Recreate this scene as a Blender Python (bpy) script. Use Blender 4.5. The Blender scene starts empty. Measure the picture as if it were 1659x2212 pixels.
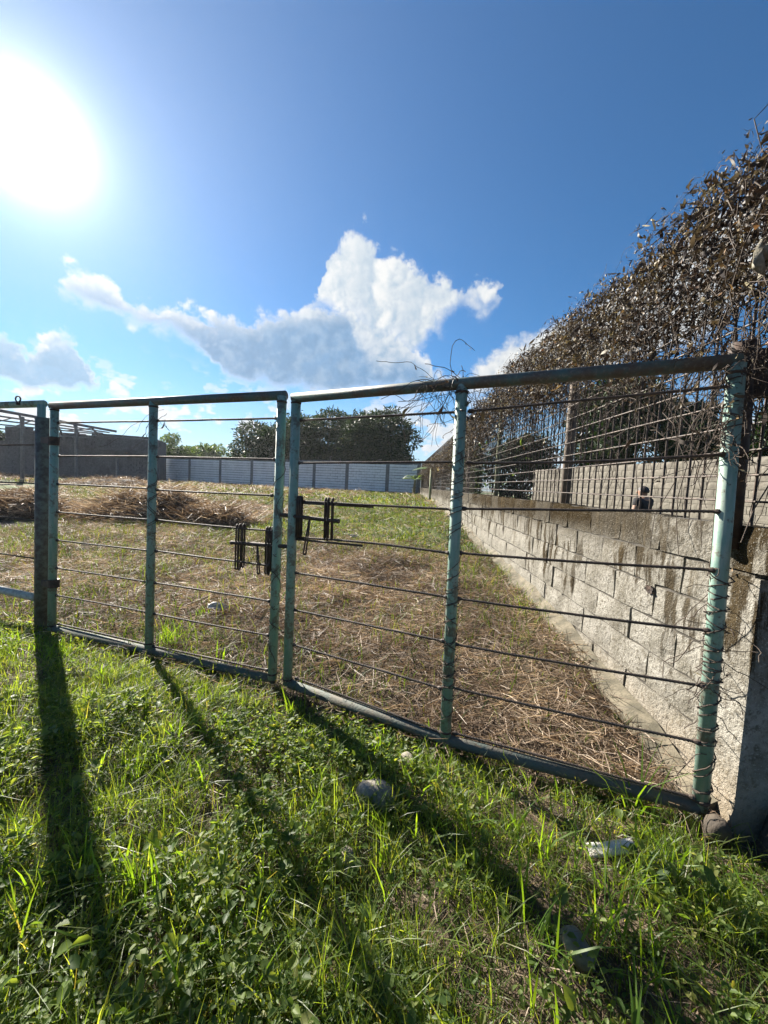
import bpy, math, random
import numpy as np
from mathutils import Vector, Matrix

random.seed(7)
RNG = np.random.default_rng(11)
scene = bpy.context.scene
COL = scene.collection
rad = math.radians

# ------------------------------------------------------------------ camera
EYE = 1.4
PITCH, ROLL, FPX, PCX, PCY = rad(3.9), rad(2.8), 831.0, 829.5, 1106.0
FWD = np.array([0, math.cos(PITCH), -math.sin(PITCH)])
_r0 = np.array([1.0, 0, 0]); _u0 = np.array([0, math.sin(PITCH), math.cos(PITCH)])
RGT = _r0 * math.cos(ROLL) + _u0 * math.sin(ROLL)
UPV = _u0 * math.cos(ROLL) - _r0 * math.sin(ROLL)
cam_d = bpy.data.cameras.new('camera')
cam_d.sensor_fit = 'VERTICAL'; cam_d.sensor_height = 36.0
cam_d.lens = 36.0 * FPX / 2212.0
cam_d.clip_start = 0.05; cam_d.clip_end = 5000
cam = bpy.data.objects.new('camera', cam_d); COL.objects.link(cam)
M = Matrix(((RGT[0], UPV[0], -FWD[0], 0), (RGT[1], UPV[1], -FWD[1], 0), (RGT[2], UPV[2], -FWD[2], EYE), (0, 0, 0, 1)))
cam.matrix_world = M
scene.camera = cam


def ray(x, y):
    d = FWD * FPX + RGT * (x - PCX) - UPV * (y - PCY)
    return d


def at(x, y, Y):
    """sight line through a photo point, met at depth Y metres"""
    d = ray(x, y)
    return Vector(d * (Y / d[1]) + np.array([0, 0, EYE]))


def azel(x, y):
    d = ray(x, y); d = d / np.linalg.norm(d)
    return math.degrees(math.atan2(d[0], d[1])), math.degrees(math.asin(d[2]))


# ------------------------------------------------------------------ light
SUN_AZ, SUN_EL = azel(62, 296)
SUN_DIR = Vector((math.sin(rad(SUN_AZ)) * math.cos(rad(SUN_EL)), math.cos(rad(SUN_AZ)) * math.cos(rad(SUN_EL)), math.sin(rad(SUN_EL))))
sun_d = bpy.data.lights.new('sun', 'SUN')
sun_d.energy = 5.0; sun_d.angle = rad(0.8); sun_d.color = (1.0, 0.93, 0.82)
sun = bpy.data.objects.new('sun', sun_d); COL.objects.link(sun)
sun.rotation_euler = SUN_DIR.to_track_quat('Z', 'Y').to_euler()
sun.location = (0, 0, 30)

vs = scene.view_settings
vs.view_transform = 'Standard'; vs.look = 'None'; vs.exposure = 1.8; vs.gamma = 1.0
vs.use_curve_mapping = False
cy = scene.cycles
cy.max_bounces = 8; cy.diffuse_bounces = 4; cy.glossy_bounces = 2; cy.transmission_bounces = 5
cy.transparent_max_bounces = 6; cy.volume_bounces = 0
cy.use_denoising = True
cy.use_adaptive_sampling = True; cy.adaptive_threshold = 0.02
cy.caustics_reflective = False; cy.caustics_refractive = False
cy.sample_clamp_indirect = 6.0


class NT:
    """tiny node-tree writer"""
    def __init__(s, tree):
        s.t = tree; s.n = tree.nodes; s.l = tree.links

    def node(s, typ, ins=None, **props):
        nd = s.n.new(typ)
        for k, v in props.items():
            setattr(nd, k, v)
        for k, v in (ins or {}).items():
            s.set(nd, k, v)
        return nd

    def set(s, nd, k, v):
        sock = nd.inputs[k]
        if isinstance(v, bpy.types.NodeSocket):
            s.l.new(v, sock)
        elif isinstance(v, bpy.types.Node):
            s.l.new(v.outputs[0], sock)
        else:
            sock.default_value = v

    def math(s, op, a, b=0.0, c=0.0, clamp=False):
        nd = s.node('ShaderNodeMath', {0: a, 1: b, 2: c}, operation=op, use_clamp=clamp)
        return nd.outputs[0]

    def vec(s, op, a, b=(0, 0, 0)):
        nd = s.node('ShaderNodeVectorMath', {0: a, 1: b}, operation=op)
        return nd.outputs['Value'] if op in ('LENGTH', 'DOT_PRODUCT', 'DISTANCE') else nd.outputs['Vector']

    def smooth(s, v, a, b, lo=0.0, hi=1.0):
        nd = s.node('ShaderNodeMapRange', {'Value': v, 'From Min': a, 'From Max': b, 'To Min': lo, 'To Max': hi}, interpolation_type='SMOOTHSTEP')
        return nd.outputs[0]

    def mix(s, f, a, b, blend='MIX'):
        nd = s.node('ShaderNodeMix', data_type='RGBA', blend_type=blend)
        s.set(nd, 0, f); s.set(nd, 6, a); s.set(nd, 7, b)
        return nd.outputs[2]

    def noise(s, vec, scale, detail=4.0, rough=0.55, dist=0.0, col=False):
        nd = s.node('ShaderNodeTexNoise', {'Vector': vec, 'Scale': scale, 'Detail': detail, 'Roughness': rough, 'Distortion': dist})
        return nd.outputs[1 if col else 0]

    def ramp(s, f, stops):
        nd = s.node('ShaderNodeValToRGB', {0: f})
        cr = nd.color_ramp
        while len(cr.elements) < len(stops):
            cr.elements.new(0.5)
        for e, (p, c) in zip(cr.elements, stops):
            e.position = p; e.color = (*c, 1.0) if len(c) == 3 else c
        return nd.outputs[0]


def c4(r, g, b):
    return (r, g, b, 1.0)


# ------------------------------------------------------------------ sky
world = bpy.data.worlds.new('World'); scene.world = world; world.use_nodes = True
W = NT(world.node_tree); W.n.clear()
sky = W.node('ShaderNodeTexSky', sky_type='NISHITA', sun_disc=False)
sky.sun_elevation = rad(SUN_EL); sky.sun_rotation = rad(SUN_AZ)
sky.altitude = 10; sky.air_density = 1.0; sky.dust_density = 0.05; sky.ozone_density = 3.0
tc = W.node('ShaderNodeTexCoord')
dirv = tc.outputs['Generated']
sep = W.node('ShaderNodeSeparateXYZ', {0: dirv})
az = W.math('DEGREES', W.math('ARCTAN2', sep.outputs[0], sep.outputs[1]))
el = W.math('DEGREES', W.math('ARCSINE', sep.outputs[2]))
toward_sun = W.vec('MULTIPLY', W.vec('SUBTRACT', tuple(SUN_DIR), dirv), (0.02, 0.02, 0.02))


def billowed(v):
    """rounded lumps with sharp creases, as on a cumulus"""
    return W.math('ABSOLUTE', W.math('MULTIPLY_ADD', v, 2.0, -1.0))


def lumps_at(v, wob):
    n1 = W.noise(v, 13.0, 1.0, 0.4); n2 = W.noise(v, 36.0, 2.5, 0.5)
    return W.math('MULTIPLY_ADD', billowed(n2), 0.42, W.math('MULTIPLY', billowed(n1), 1.0)), n1


wob = W.node('ShaderNodeTexNoise', {'Vector': dirv, 'Scale': 26.0, 'Detail': 5.0, 'Roughness': 0.6})
sepn = W.node('ShaderNodeSeparateColor', {0: wob.outputs[1]})
pw = W.vec('ADD', dirv, W.vec('MULTIPLY', W.vec('SUBTRACT', wob.outputs[1], (0.5, 0.5, 0.5)), (0.022, 0.022, 0.022)))
lump, nb = lumps_at(pw, None)
lump_s, _ = lumps_at(W.vec('ADD', pw, toward_sun), None)
relief = W.math('SUBTRACT', lump, lump_s)
azw = W.math('ADD', az, W.math('MULTIPLY_ADD', sepn.outputs[1], 3.6, -1.8))
azn = W.math('MULTIPLY_ADD', azw, 1 / 130.0, 0.5)


def outline(pts):
    """cloud edge as elevation over azimuth, from photo points"""
    q = sorted(azel(x, y) for x, y in pts)
    nd = W.node('ShaderNodeFloatCurve', {'Value': azn})
    cv = nd.mapping.curves[0]
    pp = [(0.0, 0.0)] + [(a / 130.0 + 0.5, max(0.0, e / 50.0)) for a, e in q] + [(1.0, 0.0)]
    while len(cv.points) < len(pp):
        cv.points.new(0.5, 0.5)
    for P, (a, e) in zip(cv.points, pp):
        P.location = (a, e); P.handle_type = 'VECTOR'
    nd.mapping.update()
    return W.math('MULTIPLY', nd.outputs[0], 50.0)


fray = W.math('MULTIPLY_ADD', wob.outputs[0], 4.4, -2.2)


def cloud(top, bottom, puff=3.6, soft_bottom=1.0):
    t_, b_ = outline(top), outline(bottom)
    dt = W.math('ADD', W.math('SUBTRACT', t_, el), W.math('ADD', fray, W.math('MULTIPLY_ADD', lump, puff, -puff * 0.33)))
    db_ = W.math('ADD', W.math('SUBTRACT', el, b_), W.math('MULTIPLY_ADD', lump, puff * 0.9, -puff * 0.36))
    gate_ = W.math('SUBTRACT', t_, b_)
    d = W.math('SMOOTH_MIN', dt, W.math('MULTIPLY', db_, soft_bottom), 0.4)
    return W.math('MINIMUM', d, W.math('MULTIPLY_ADD', gate_, 1.5, -0.3)), dt


dg, tg = cloud([(80, 650), (100, 615), (140, 582), (185, 562), (225, 572), (255, 598), (280, 622), (310, 626), (345, 640), (400, 648), (450, 654), (490, 660), (525, 672), (560, 668), (600, 652), (640, 648), (680, 640), (760, 640), (860, 700), (930, 760), (960, 860)],
               [(80, 652), (110, 672), (150, 684), (215, 698), (250, 712), (300, 734), (345, 742), (400, 765), (450, 800), (485, 838), (540, 856), (640, 868), (760, 870), (860, 868), (930, 862), (960, 862)], 4.2, 0.6)
dl, tl = cloud([(-160, 650), (-60, 680), (0, 700), (35, 702), (62, 742), (78, 738), (100, 698), (135, 702), (160, 712), (182, 735), (198, 775), (222, 838), (250, 815), (275, 832), (292, 862)],
               [(-160, 800), (-60, 830), (0, 850), (60, 858), (130, 862), (200, 866), (250, 862), (292, 864)], 3.6)
dw, tw = cloud([(640, 690), (660, 640), (690, 612), (704, 560), (722, 505), (752, 482), (790, 482), (812, 508), (830, 545), (852, 528), (880, 532), (905, 562), (930, 580), (962, 572), (984, 598), (998, 606), (1020, 584), (1055, 586), (1085, 612), (1102, 650)],
               [(640, 700), (690, 700), (740, 712), (780, 790), (830, 840), (880, 815), (930, 755), (975, 705), (1000, 686), (1040, 704), (1075, 690), (1102, 660)], 3.8, 0.5)
dr, tr_s = cloud([(915, 862), (930, 800), (955, 768), (985, 790), (1010, 815), (1030, 770), (1060, 738), (1100, 715), (1150, 698), (1215, 680), (1300, 640), (1400, 560), (1500, 470), (1590, 400), (1700, 380), (1800, 480)],
               [(915, 866), (985, 862), (1030, 866), (1100, 862), (1215, 850), (1300, 820), (1400, 800), (1500, 760), (1590, 690), (1700, 600), (1800, 520)], 3.4)
# broken low cloud all round the horizon
bank = W.noise(W.vec('MULTIPLY', dirv, (1.0, 1.0, 2.4)), 6.5, 4.0, 0.6)
bank_el = W.math('MULTIPLY', W.smooth(el, -0.5, 2.0), W.smooth(el, 16.0, 8.0))
db = W.math('MULTIPLY', W.math('SUBTRACT', W.math('MULTIPLY_ADD', lump, 0.3, bank), 0.56), 4.0)
ab = W.math('MULTIPLY', W.smooth(db, 0.0, 0.3), bank_el)
RIM, LIT = c4(0.98, 0.97, 0.95), c4(0.88, 0.89, 0.88)
lit = W.smooth(W.math('MULTIPLY_ADD', W.math('SUBTRACT', wob.outputs[0], 0.5), 0.7, relief), -0.42, 0.34)
soft_n = W.math('MULTIPLY', wob.outputs[0], 1.0)


def backlit(d, t_, body, depth):
    """thin edges glow, thick parts stay blue grey"""
    inner = W.mix(lit, c4(*[v * 0.92 for v in body[:3]]), c4(*[v * 1.1 for v in body[:3]]))
    inner = W.mix(W.smooth(wob.outputs[0], 0.42, 0.66, 0.0, 0.35), inner, c4(0.5, 0.62, 0.75))
    glowy = W.mix(lit, c4(0.52, 0.62, 0.72), RIM)
    puffs = W.math('MULTIPLY', W.math('SUBTRACT', lump, 0.3), -5.5)
    top_rim = W.smooth(W.math('ADD', t_, puffs), depth, 0.3)
    edge_rim = W.smooth(W.math('MULTIPLY_ADD', puffs, 0.35, d), 1.3, 0.1)
    return W.mix(W.math('MAXIMUM', top_rim, edge_rim), inner, glowy)


col_g = backlit(dg, tg, c4(0.19, 0.35, 0.57), 3.8)
col_l = backlit(dl, tl, c4(0.26, 0.46, 0.68), 3.0)
dark_w = W.mix(W.smooth(tw, 3.0, 13.0), c4(0.46, 0.58, 0.70), c4(0.30, 0.46, 0.64))
col_w = W.mix(W.math('MULTIPLY', lit, W.smooth(nb, 0.3, 0.55, 0.45, 1.0)), dark_w, LIT)
col_w = W.mix(W.math('MULTIPLY', W.smooth(dw, 0.9, 0.0), lit), col_w, RIM)
col_r = W.mix(lit, c4(0.55, 0.62, 0.69), LIT)
col_r = W.mix(W.smooth(dr, 1.0, 0.0), col_r, RIM)
col_b = W.mix(lit, W.mix(W.smooth(db, 0.15, 0.9), c4(0.7, 0.76, 0.82), c4(0.46, 0.6, 0.74)), c4(0.84, 0.86, 0.88))
E1 = 1.5
ag = W.smooth(dg, 0.0, E1); al = W.smooth(dl, 0.0, E1); aw = W.math('MULTIPLY', W.smooth(dw, 0.0, E1), W.smooth(W.math('ADD', tw, W.math('MULTIPLY', lump, -4.0)), 17.0, 6.0, 0.25, 1.0)); ar = W.smooth(dr, 0.0, E1 * 1.5)
# bright air close around the sun
sdot = W.vec('DOT_PRODUCT', dirv, tuple(SUN_DIR))
ang = W.math('DEGREES', W.math('ARCCOSINE', W.math('MINIMUM', sdot, 1.0)))
core = W.math('POWER', W.math('MULTIPLY_ADD', W.math('POWER', W.math('DIVIDE', ang, 2.7), 2.0), 1.0, 1.0), -1.7)
halo = W.math('POWER', 2.718, W.math('DIVIDE', ang, -15.0))
glow = W.math('ADD', W.math('MULTIPLY', core, 1.5), W.math('MULTIPLY', halo, 0.155))
skyc = W.mix(1.0, sky.outputs[0], c4(0.31, 0.6, 0.775), 'MULTIPLY')
skyc = W.mix(W.smooth(el, 16.0, -2.0, 0.0, 0.85), skyc, c4(3.8, 4.65, 5.3))
skybg = W.node('ShaderNodeBackground', {'Color': skyc, 'Strength': 0.05})
CLOUD = 0.3
ccol = col_b
for a_i, c_i in ((al, col_l), (ag, col_g), (ar, col_r), (aw, col_w)):
    ccol = W.mix(a_i, ccol, c_i)
aa = W.math('MAXIMUM', W.math('MAXIMUM', W.math('MAXIMUM', ag, aw), W.math('MAXIMUM', al, ar)), ab)
aa = W.math('MULTIPLY', aa, W.smooth(el, -0.5, 1.5))
cloudbg = W.node('ShaderNodeBackground', {'Color': ccol, 'Strength': CLOUD})
glowbg = W.node('ShaderNodeBackground', {'Color': c4(1.0, 0.98, 0.94), 'Strength': glow})
mixs = W.node('ShaderNodeMixShader', {0: aa, 1: skybg, 2: cloudbg})
adds = W.node('ShaderNodeAddShader', {0: mixs, 1: glowbg})
outw = W.node('ShaderNodeOutputWorld', {'Surface': adds})
world.cycles.sampling_method = 'MANUAL'; world.cycles.sample_map_resolution = 512


# ------------------------------------------------------------------ helpers: meshes and objects
class MB:
    def __init__(s):
        s.v = []; s.f = []

    def box(s, c, size, rot=None):
        n = len(s.v)
        hx, hy, hz = size[0] / 2, size[1] / 2, size[2] / 2
        for dx, dy, dz in ((-1, -1, -1), (1, -1, -1), (1, 1, -1), (-1, 1, -1), (-1, -1, 1), (1, -1, 1), (1, 1, 1), (-1, 1, 1)):
            p = Vector((dx * hx, dy * hy, dz * hz))
            if rot is not None:
                p = rot @ p
            s.v.append(tuple(p + Vector(c)))
        s.f += [tuple(n + i for i in q) for q in ((0, 3, 2, 1), (4, 5, 6, 7), (0, 1, 5, 4), (1, 2, 6, 5), (2, 3, 7, 6), (3, 0, 4, 7))]
        return s

    def bar(s, p0, p1, w, h):
        """square bar between two points"""
        p0, p1 = Vector(p0), Vector(p1)
        d = (p1 - p0)
        q = d.to_track_quat('X', 'Z').to_matrix()
        return s.box((p0 + p1) / 2, (d.length, w, h), q)

    def tube(s, pts, r, seg=8, caps=True):
        pts = [Vector(p) for p in pts]
        n0 = len(s.v); k = len(pts)
        rs = r if isinstance(r, (list, tuple)) else [r] * k
        up = None
        for i, p in enumerate(pts):
            d = (pts[min(i + 1, k - 1)] - pts[max(i - 1, 0)])
            if d.length < 1e-9:
                d = Vector((0, 0, 1))
            d.normalize()
            if up is None:
                up = d.orthogonal().normalized()
            up = (up - d * up.dot(d))
            if up.length < 1e-5:
                up = d.orthogonal()
            up.normalize(); sd = d.cross(up)
            for j in range(seg):
                a = 2 * math.pi * j / seg
                s.v.append(tuple(p + (up * math.cos(a) + sd * math.sin(a)) * rs[i]))
        for i in range(k - 1):
            for j in range(seg):
                a, b = n0 + i * seg + j, n0 + i * seg + (j + 1) % seg
                s.f.append((a, b, b + seg, a + seg))
        if caps:
            s.f.append(tuple(n0 + j for j in reversed(range(seg))))
            s.f.append(tuple(n0 + (k - 1) * seg + j for j in range(seg)))
        return s

    def build(s, name, mat, parent=None, smooth=False):
        me = bpy.data.meshes.new(name)
        me.from_pydata(s.v, [], s.f)
        if smooth:
            me.polygons.foreach_set('use_smooth', [True] * len(me.polygons))
        me.materials.append(mat)
        me.update()
        return link(name, me, parent)


def link(name, me, parent=None):
    o = bpy.data.objects.new(name, me); COL.objects.link(o)
    if parent is not None:
        o.parent = parent
    return o


def tag(o, label=None, cat=None, group=None, kind=None):
    if label: o['label'] = label
    if cat: o['category'] = cat
    if group: o['group'] = group
    if kind: o['kind'] = kind
    return o


def thing(name, label, cat, loc=(0, 0, 0), group=None, rot=None):
    o = bpy.data.objects.new(name, None); COL.objects.link(o)
    o.empty_display_size = 0.1
    o.location = loc
    if rot: o.rotation_euler = rot
    return tag(o, label, cat, group)


def child(o, parent):
    """hang a mesh built in world coordinates under a thing at parent.location (no rotation)"""
    o.parent = parent
    o.matrix_parent_inverse = Matrix.Translation(-Vector(parent.location))
    return o


def tri_mesh(name, verts, tris, mat, parent=None, smooth=False):
    verts = np.ascontiguousarray(verts, dtype=np.float32).reshape(-1, 3)
    tris = np.ascontiguousarray(tris, dtype=np.int32).reshape(-1, 3)
    me = bpy.data.meshes.new(name)
    me.vertices.add(len(verts)); me.vertices.foreach_set('co', verts.ravel())
    me.loops.add(tris.size); me.loops.foreach_set('vertex_index', tris.ravel())
    me.polygons.add(len(tris))
    me.polygons.foreach_set('loop_start', np.arange(0, tris.size, 3, dtype=np.int32))
    me.update(calc_edges=True)
    if smooth:
        me.polygons.foreach_set('use_smooth', np.ones(len(tris), dtype=bool))
    me.materials.append(mat)
    return link(name, me, parent)


def _hash(ix, iy, seed):
    h = (ix.astype(np.int64) * 374761393 + iy.astype(np.int64) * 668265263 + seed * 1442695041) & 0x7fffffff
    h = (h ^ (h >> 13)) * 1274126177 & 0x7fffffff
    return ((h ^ (h >> 16)) & 0xffff) / 65535.0


def vnoise(x, y, seed=0):
    x = np.asarray(x, float); y = np.asarray(y, float)
    ix, iy = np.floor(x), np.floor(y); fx, fy = x - ix, y - iy
    fx = fx * fx * (3 - 2 * fx); fy = fy * fy * (3 - 2 * fy)
    a = _hash(ix, iy, seed); b = _hash(ix + 1, iy, seed); c = _hash(ix, iy + 1, seed); d = _hash(ix + 1, iy + 1, seed)
    return (a * (1 - fx) + b * fx) * (1 - fy) + (c * (1 - fx) + d * fx) * fy


def fbm(x, y, seed=0, o=3):
    v = 0; a = 0.5; t = 0
    for i in range(o):
        v = v + a * vnoise(x * 2 ** i, y * 2 ** i, seed + i); t += a; a *= 0.5
    return v / t


# ------------------------------------------------------------------ ground shape
GX, GY, GNX, GNY = 1.43, 1.6, 0.36, 0.933          # a point of the gate line and the direction into the field
WALL_X, WALL_T = 1.51, 0.033                        # inner face of the side wall: x = WALL_X + WALL_T * y


def s_of(x, y):
    return (x - GX) * GNX + (y - GY) * GNY


def ground_z(x, y):
    x = np.asarray(x, float); y = np.asarray(y, float)
    s = s_of(x, y)
    z = np.interp(s, [-60, -0.5, -0.1, 0.1, 0.5, 2.8, 7, 13.6, 25, 45], [0.0, 0.0, -0.025, -0.02, 0.06, 0.33, 0.58, 0.8, 0.87, 0.9])
    side = x - (WALL_X + WALL_T * y)
    z = np.where(side > 0.08, 0.13, z)
    z = z + (fbm(x * 1.6, y * 1.6, 3) - 0.5) * 0.07 * np.clip(0.4 + s * 0.3, 0.5, 1.6) + (fbm(x * 0.35, y * 0.35, 9) - 0.5) * 0.12 * np.clip(s / 4, 0, 1.5)
    z = z + (fbm(x * 4.2, y * 4.2, 19, 2) - 0.5) * 0.085 * np.clip((-0.12 - s) * 4, 0, 1) + (fbm(x * 1.1, y * 1.1, 29, 2) - 0.5) * 0.13 * np.clip((s - 0.5) / 2, 0, 1)
    return z


def green(x, y):
    """how green the field is at a spot, 0 dry to 1 lush"""
    s = s_of(x, y)
    g = np.clip((fbm(x * 0.5, y * 0.36, 61) - 0.4) * 5, 0, 1) * 0.85
    strip = np.clip(1.5 - np.abs(x - 0.2) / 1.8, 0, 1) * np.clip((s - 2.6) / 2.2, 0, 1) * (0.6 + 0.5 * fbm(x * 1.1, y * 0.8, 63))
    near = np.clip((fbm(x * 1.3, y * 1.3, 66) - 0.5) * 6, 0, 1) * 0.75
    edge_ = np.clip(1 - np.abs(s - 0.1) / 0.8, 0, 1) * 0.9 * np.clip((0.5 - x) * 1.2, 0, 1)
    mid = np.clip(1 - np.abs(s - 4.0) / 1.3, 0, 1) * np.clip((x + 5.2) / 1.5, 0, 1) * (0.25 + 0.9 * fbm(x * 1.2, y * 1.2, 64))
    left = np.clip((-1.6 - x) / 1.3, 0, 1) * np.clip(1 - np.abs(s - 1.6) / 2.4, 0, 1) * (0.35 + 0.6 * fbm(x * 1.5, y * 1.5, 68))
    return np.clip(np.maximum.reduce([g * np.clip(s / 4, 0.1, 1) * np.clip((x + 9) / 5, 0.25, 1), strip, near, edge_, mid, left]), 0, 1)


# ------------------------------------------------------------------ materials
def material(name):
    m = bpy.data.materials.new(name); m.use_nodes = True
    t = NT(m.node_tree); t.n.clear()
    out = t.node('ShaderNodeOutputMaterial')
    b = t.node('ShaderNodeBsdfPrincipled')
    t.l.new(b.outputs[0], out.inputs[0])
    t.out = out; t.b = b
    t.pos = t.node('ShaderNodeNewGeometry').outputs['Position']
    t.rand = t.node('ShaderNodeObjectInfo').outputs['Random']
    return m, t


def bump(t, h, strength=0.4, dist=0.01):
    nd = t.node('ShaderNodeBump', {'Height': h, 'Strength': strength, 'Distance': dist})
    t.set(t.b, 'Normal', nd.outputs[0])


def mat_painted_pipe():
    m, t = material('weathered teal paint')
    n1 = t.noise(t.pos, 9.0, 6, 0.65); n2 = t.noise(t.pos, 60.0, 4, 0.6)
    streak = t.noise(t.vec('MULTIPLY', t.pos, (1, 1, 0.12)), 40.0, 3, 0.6)
    base = t.mix(t.smooth(n1, 0.3, 0.7), c4(0.13, 0.24, 0.195), c4(0.2, 0.31, 0.25))
    base = t.mix(t.math('MULTIPLY', t.smooth(streak, 0.42, 0.7), 0.6), base, c4(0.3, 0.33, 0.28))
    rust = t.smooth(t.math('ADD', t.math('MULTIPLY', n1, 0.65), t.math('MULTIPLY', n2, 0.35)), 0.5, 0.6)
    base = t.mix(t.math('MULTIPLY', rust, 0.8), base, c4(0.1, 0.075, 0.05))
    specks = t.smooth(n2, 0.66, 0.72)
    base = t.mix(t.math('MULTIPLY', specks, 0.8), base, c4(0.06, 0.045, 0.035))
    t.set(t.b, 'Base Color', base)
    t.set(t.b, 'Roughness', t.smooth(n1, 0.2, 0.8, 0.42, 0.75))
    bump(t, n2, 0.25, 0.003)
    return m


def mat_rail():
    m, t = material('rusted top pipe')
    n1 = t.noise(t.pos, 7.0, 6, 0.7); n2 = t.noise(t.pos, 70.0, 4, 0.6)
    base = t.mix(t.smooth(n1, 0.4, 0.62), c4(0.065, 0.11, 0.1), c4(0.085, 0.066, 0.05))
    base = t.mix(t.math('MULTIPLY', t.smooth(n2, 0.5, 0.7), 0.5), base, c4(0.2, 0.18, 0.14))
    t.set(t.b, 'Base Color', base); t.set(t.b, 'Roughness', 0.62)
    bump(t, n2, 0.35, 0.003)
    return m


def mat_iron(name, a, b_, rough=0.65):
    m, t = material(name)
    n1 = t.noise(t.pos, 25.0, 5, 0.6); n2 = t.noise(t.pos, 160.0, 3, 0.5)
    t.set(t.b, 'Base Color', t.mix(t.smooth(n1, 0.35, 0.65), c4(*a), c4(*b_)))
    t.set(t.b, 'Roughness', rough); t.set(t.b, 'Metallic', 0.25)
    bump(t, n2, 0.6, 0.002)
    return m


def mat_wall_block():
    m, t = material('whitewashed mouldy block')
    sp = t.node('ShaderNodeSeparateXYZ', {0: t.pos})
    z = sp.outputs[2]
    n1 = t.noise(t.pos, 5.0, 6, 0.65); n2 = t.noise(t.pos, 42.0, 5, 0.6); n3 = t.noise(t.pos, 130.0, 3, 0.6)
    run = t.noise(t.vec('MULTIPLY', t.pos, (1, 1, 0.16)), 13.0, 5, 0.6)
    base = t.mix(t.smooth(n1, 0.35, 0.68), c4(0.3, 0.285, 0.25), c4(0.15, 0.138, 0.112))
    base = t.mix(t.math('MULTIPLY', t.smooth(n2, 0.48, 0.66), 0.85), base, c4(0.1, 0.088, 0.066))
    base = t.mix(t.math('MULTIPLY', t.smooth(n3, 0.56, 0.7), 0.6), base, c4(0.4, 0.385, 0.345))
    # far stretch is bare weathered grey, near end whiter
    base = t.mix(t.math('MULTIPLY', t.smooth(t.math('ADD', sp.outputs[1], t.math('MULTIPLY', n1, 1.6)), 3.4, 6.0), 0.5), base, c4(0.25, 0.235, 0.2))
    # brown mould hanging from the top edge
    drop = t.math('SUBTRACT', 1.32, z)
    lenv = t.math('MULTIPLY', t.smooth(run, 0.36, 0.66), t.smooth(t.noise(t.pos, 1.5, 2, 0.5), 0.4, 0.58, 0.2, 0.85))
    mould = t.math('MULTIPLY', t.smooth(t.math('SUBTRACT', drop, t.math('MULTIPLY_ADD', n2, 0.2, lenv)), 0.12, -0.3), 0.95)
    band = t.math('MULTIPLY', t.smooth(t.math('MULTIPLY_ADD', n1, 0.22, drop), 0.5, 0.2), t.smooth(t.math('MULTIPLY_ADD', n1, 1.6, sp.outputs[1]), 2.75, 3.15))
    mould = t.math('MAXIMUM', mould, band)
    mould = t.math('MULTIPLY', mould, t.smooth(n3, 0.78, 0.56))
    base = t.mix(mould, base, c4(0.025, 0.0165, 0.006))
    runs = t.math('MULTIPLY', t.smooth(run, 0.52, 0.72), t.smooth(drop, 0.95, 0.2))
    base = t.mix(t.math('MULTIPLY', runs, 0.7), base, c4(0.075, 0.055, 0.028))
    # soil splashed on the lowest course
    base = t.mix(t.math('MULTIPLY', t.smooth(t.math('ADD', z, t.math('MULTIPLY', n1, 0.3)), 0.55, 0.15), 0.6), base, c4(0.28, 0.22, 0.15))
    base = t.mix(t.math('MULTIPLY', t.smooth(t.rand, 0.3, 1.0), 0.25), base, c4(0.2, 0.19, 0.165))
    t.set(t.b, 'Base Color', base); t.set(t.b, 'Roughness', 0.95); t.set(t.b, 'Specular IOR Level', 0.05)
    bump(t, t.math('ADD', n2, t.math('MULTIPLY', n3, 0.6)), 1.0, 0.014)
    return m


def mat_simple(name, a, b_, scale=6.0, rough=0.9, fine=0.0, bump_s=0.4):
    m, t = material(name)
    n1 = t.noise(t.pos, scale, 6, 0.62); n2 = t.noise(t.pos, scale * 9, 4, 0.6)
    base = t.mix(t.smooth(n1, 0.34, 0.66), c4(*a), c4(*b_))
    if fine:
        base = t.mix(t.math('MULTIPLY', t.smooth(n2, 0.5, 0.68), fine), base, c4(*[v * 0.4 for v in a]))
    t.set(t.b, 'Base Color', base); t.set(t.b, 'Roughness', rough)
    bump(t, n2, bump_s, 0.01)
    return m


def mat_masonry(name, a, b_, dirt, amount):
    m, t = material(name)
    n1 = t.noise(t.pos, 1.1, 6, 0.65); n2 = t.noise(t.pos, 11.0, 5, 0.6)
    run = t.noise(t.vec('MULTIPLY', t.pos, (1, 1, 0.2)), 3.0, 4, 0.6)
    base = t.mix(t.smooth(n2, 0.35, 0.65), c4(*a), c4(*b_))
    base = t.mix(t.math('MULTIPLY', t.smooth(t.math('ADD', t.math('MULTIPLY', n1, 0.5), t.math('MULTIPLY', run, 0.5)), 0.46, 0.64), amount), base, c4(*dirt))
    base = t.mix(t.math('MULTIPLY', t.rand, 0.25), base, c4(*[v * 0.6 for v in a]))
    t.set(t.b, 'Base Color', base); t.set(t.b, 'Roughness', 0.93); t.set(t.b, 'Specular IOR Level', 0.1)
    bump(t, n2, 0.5, 0.01)
    return m


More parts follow.
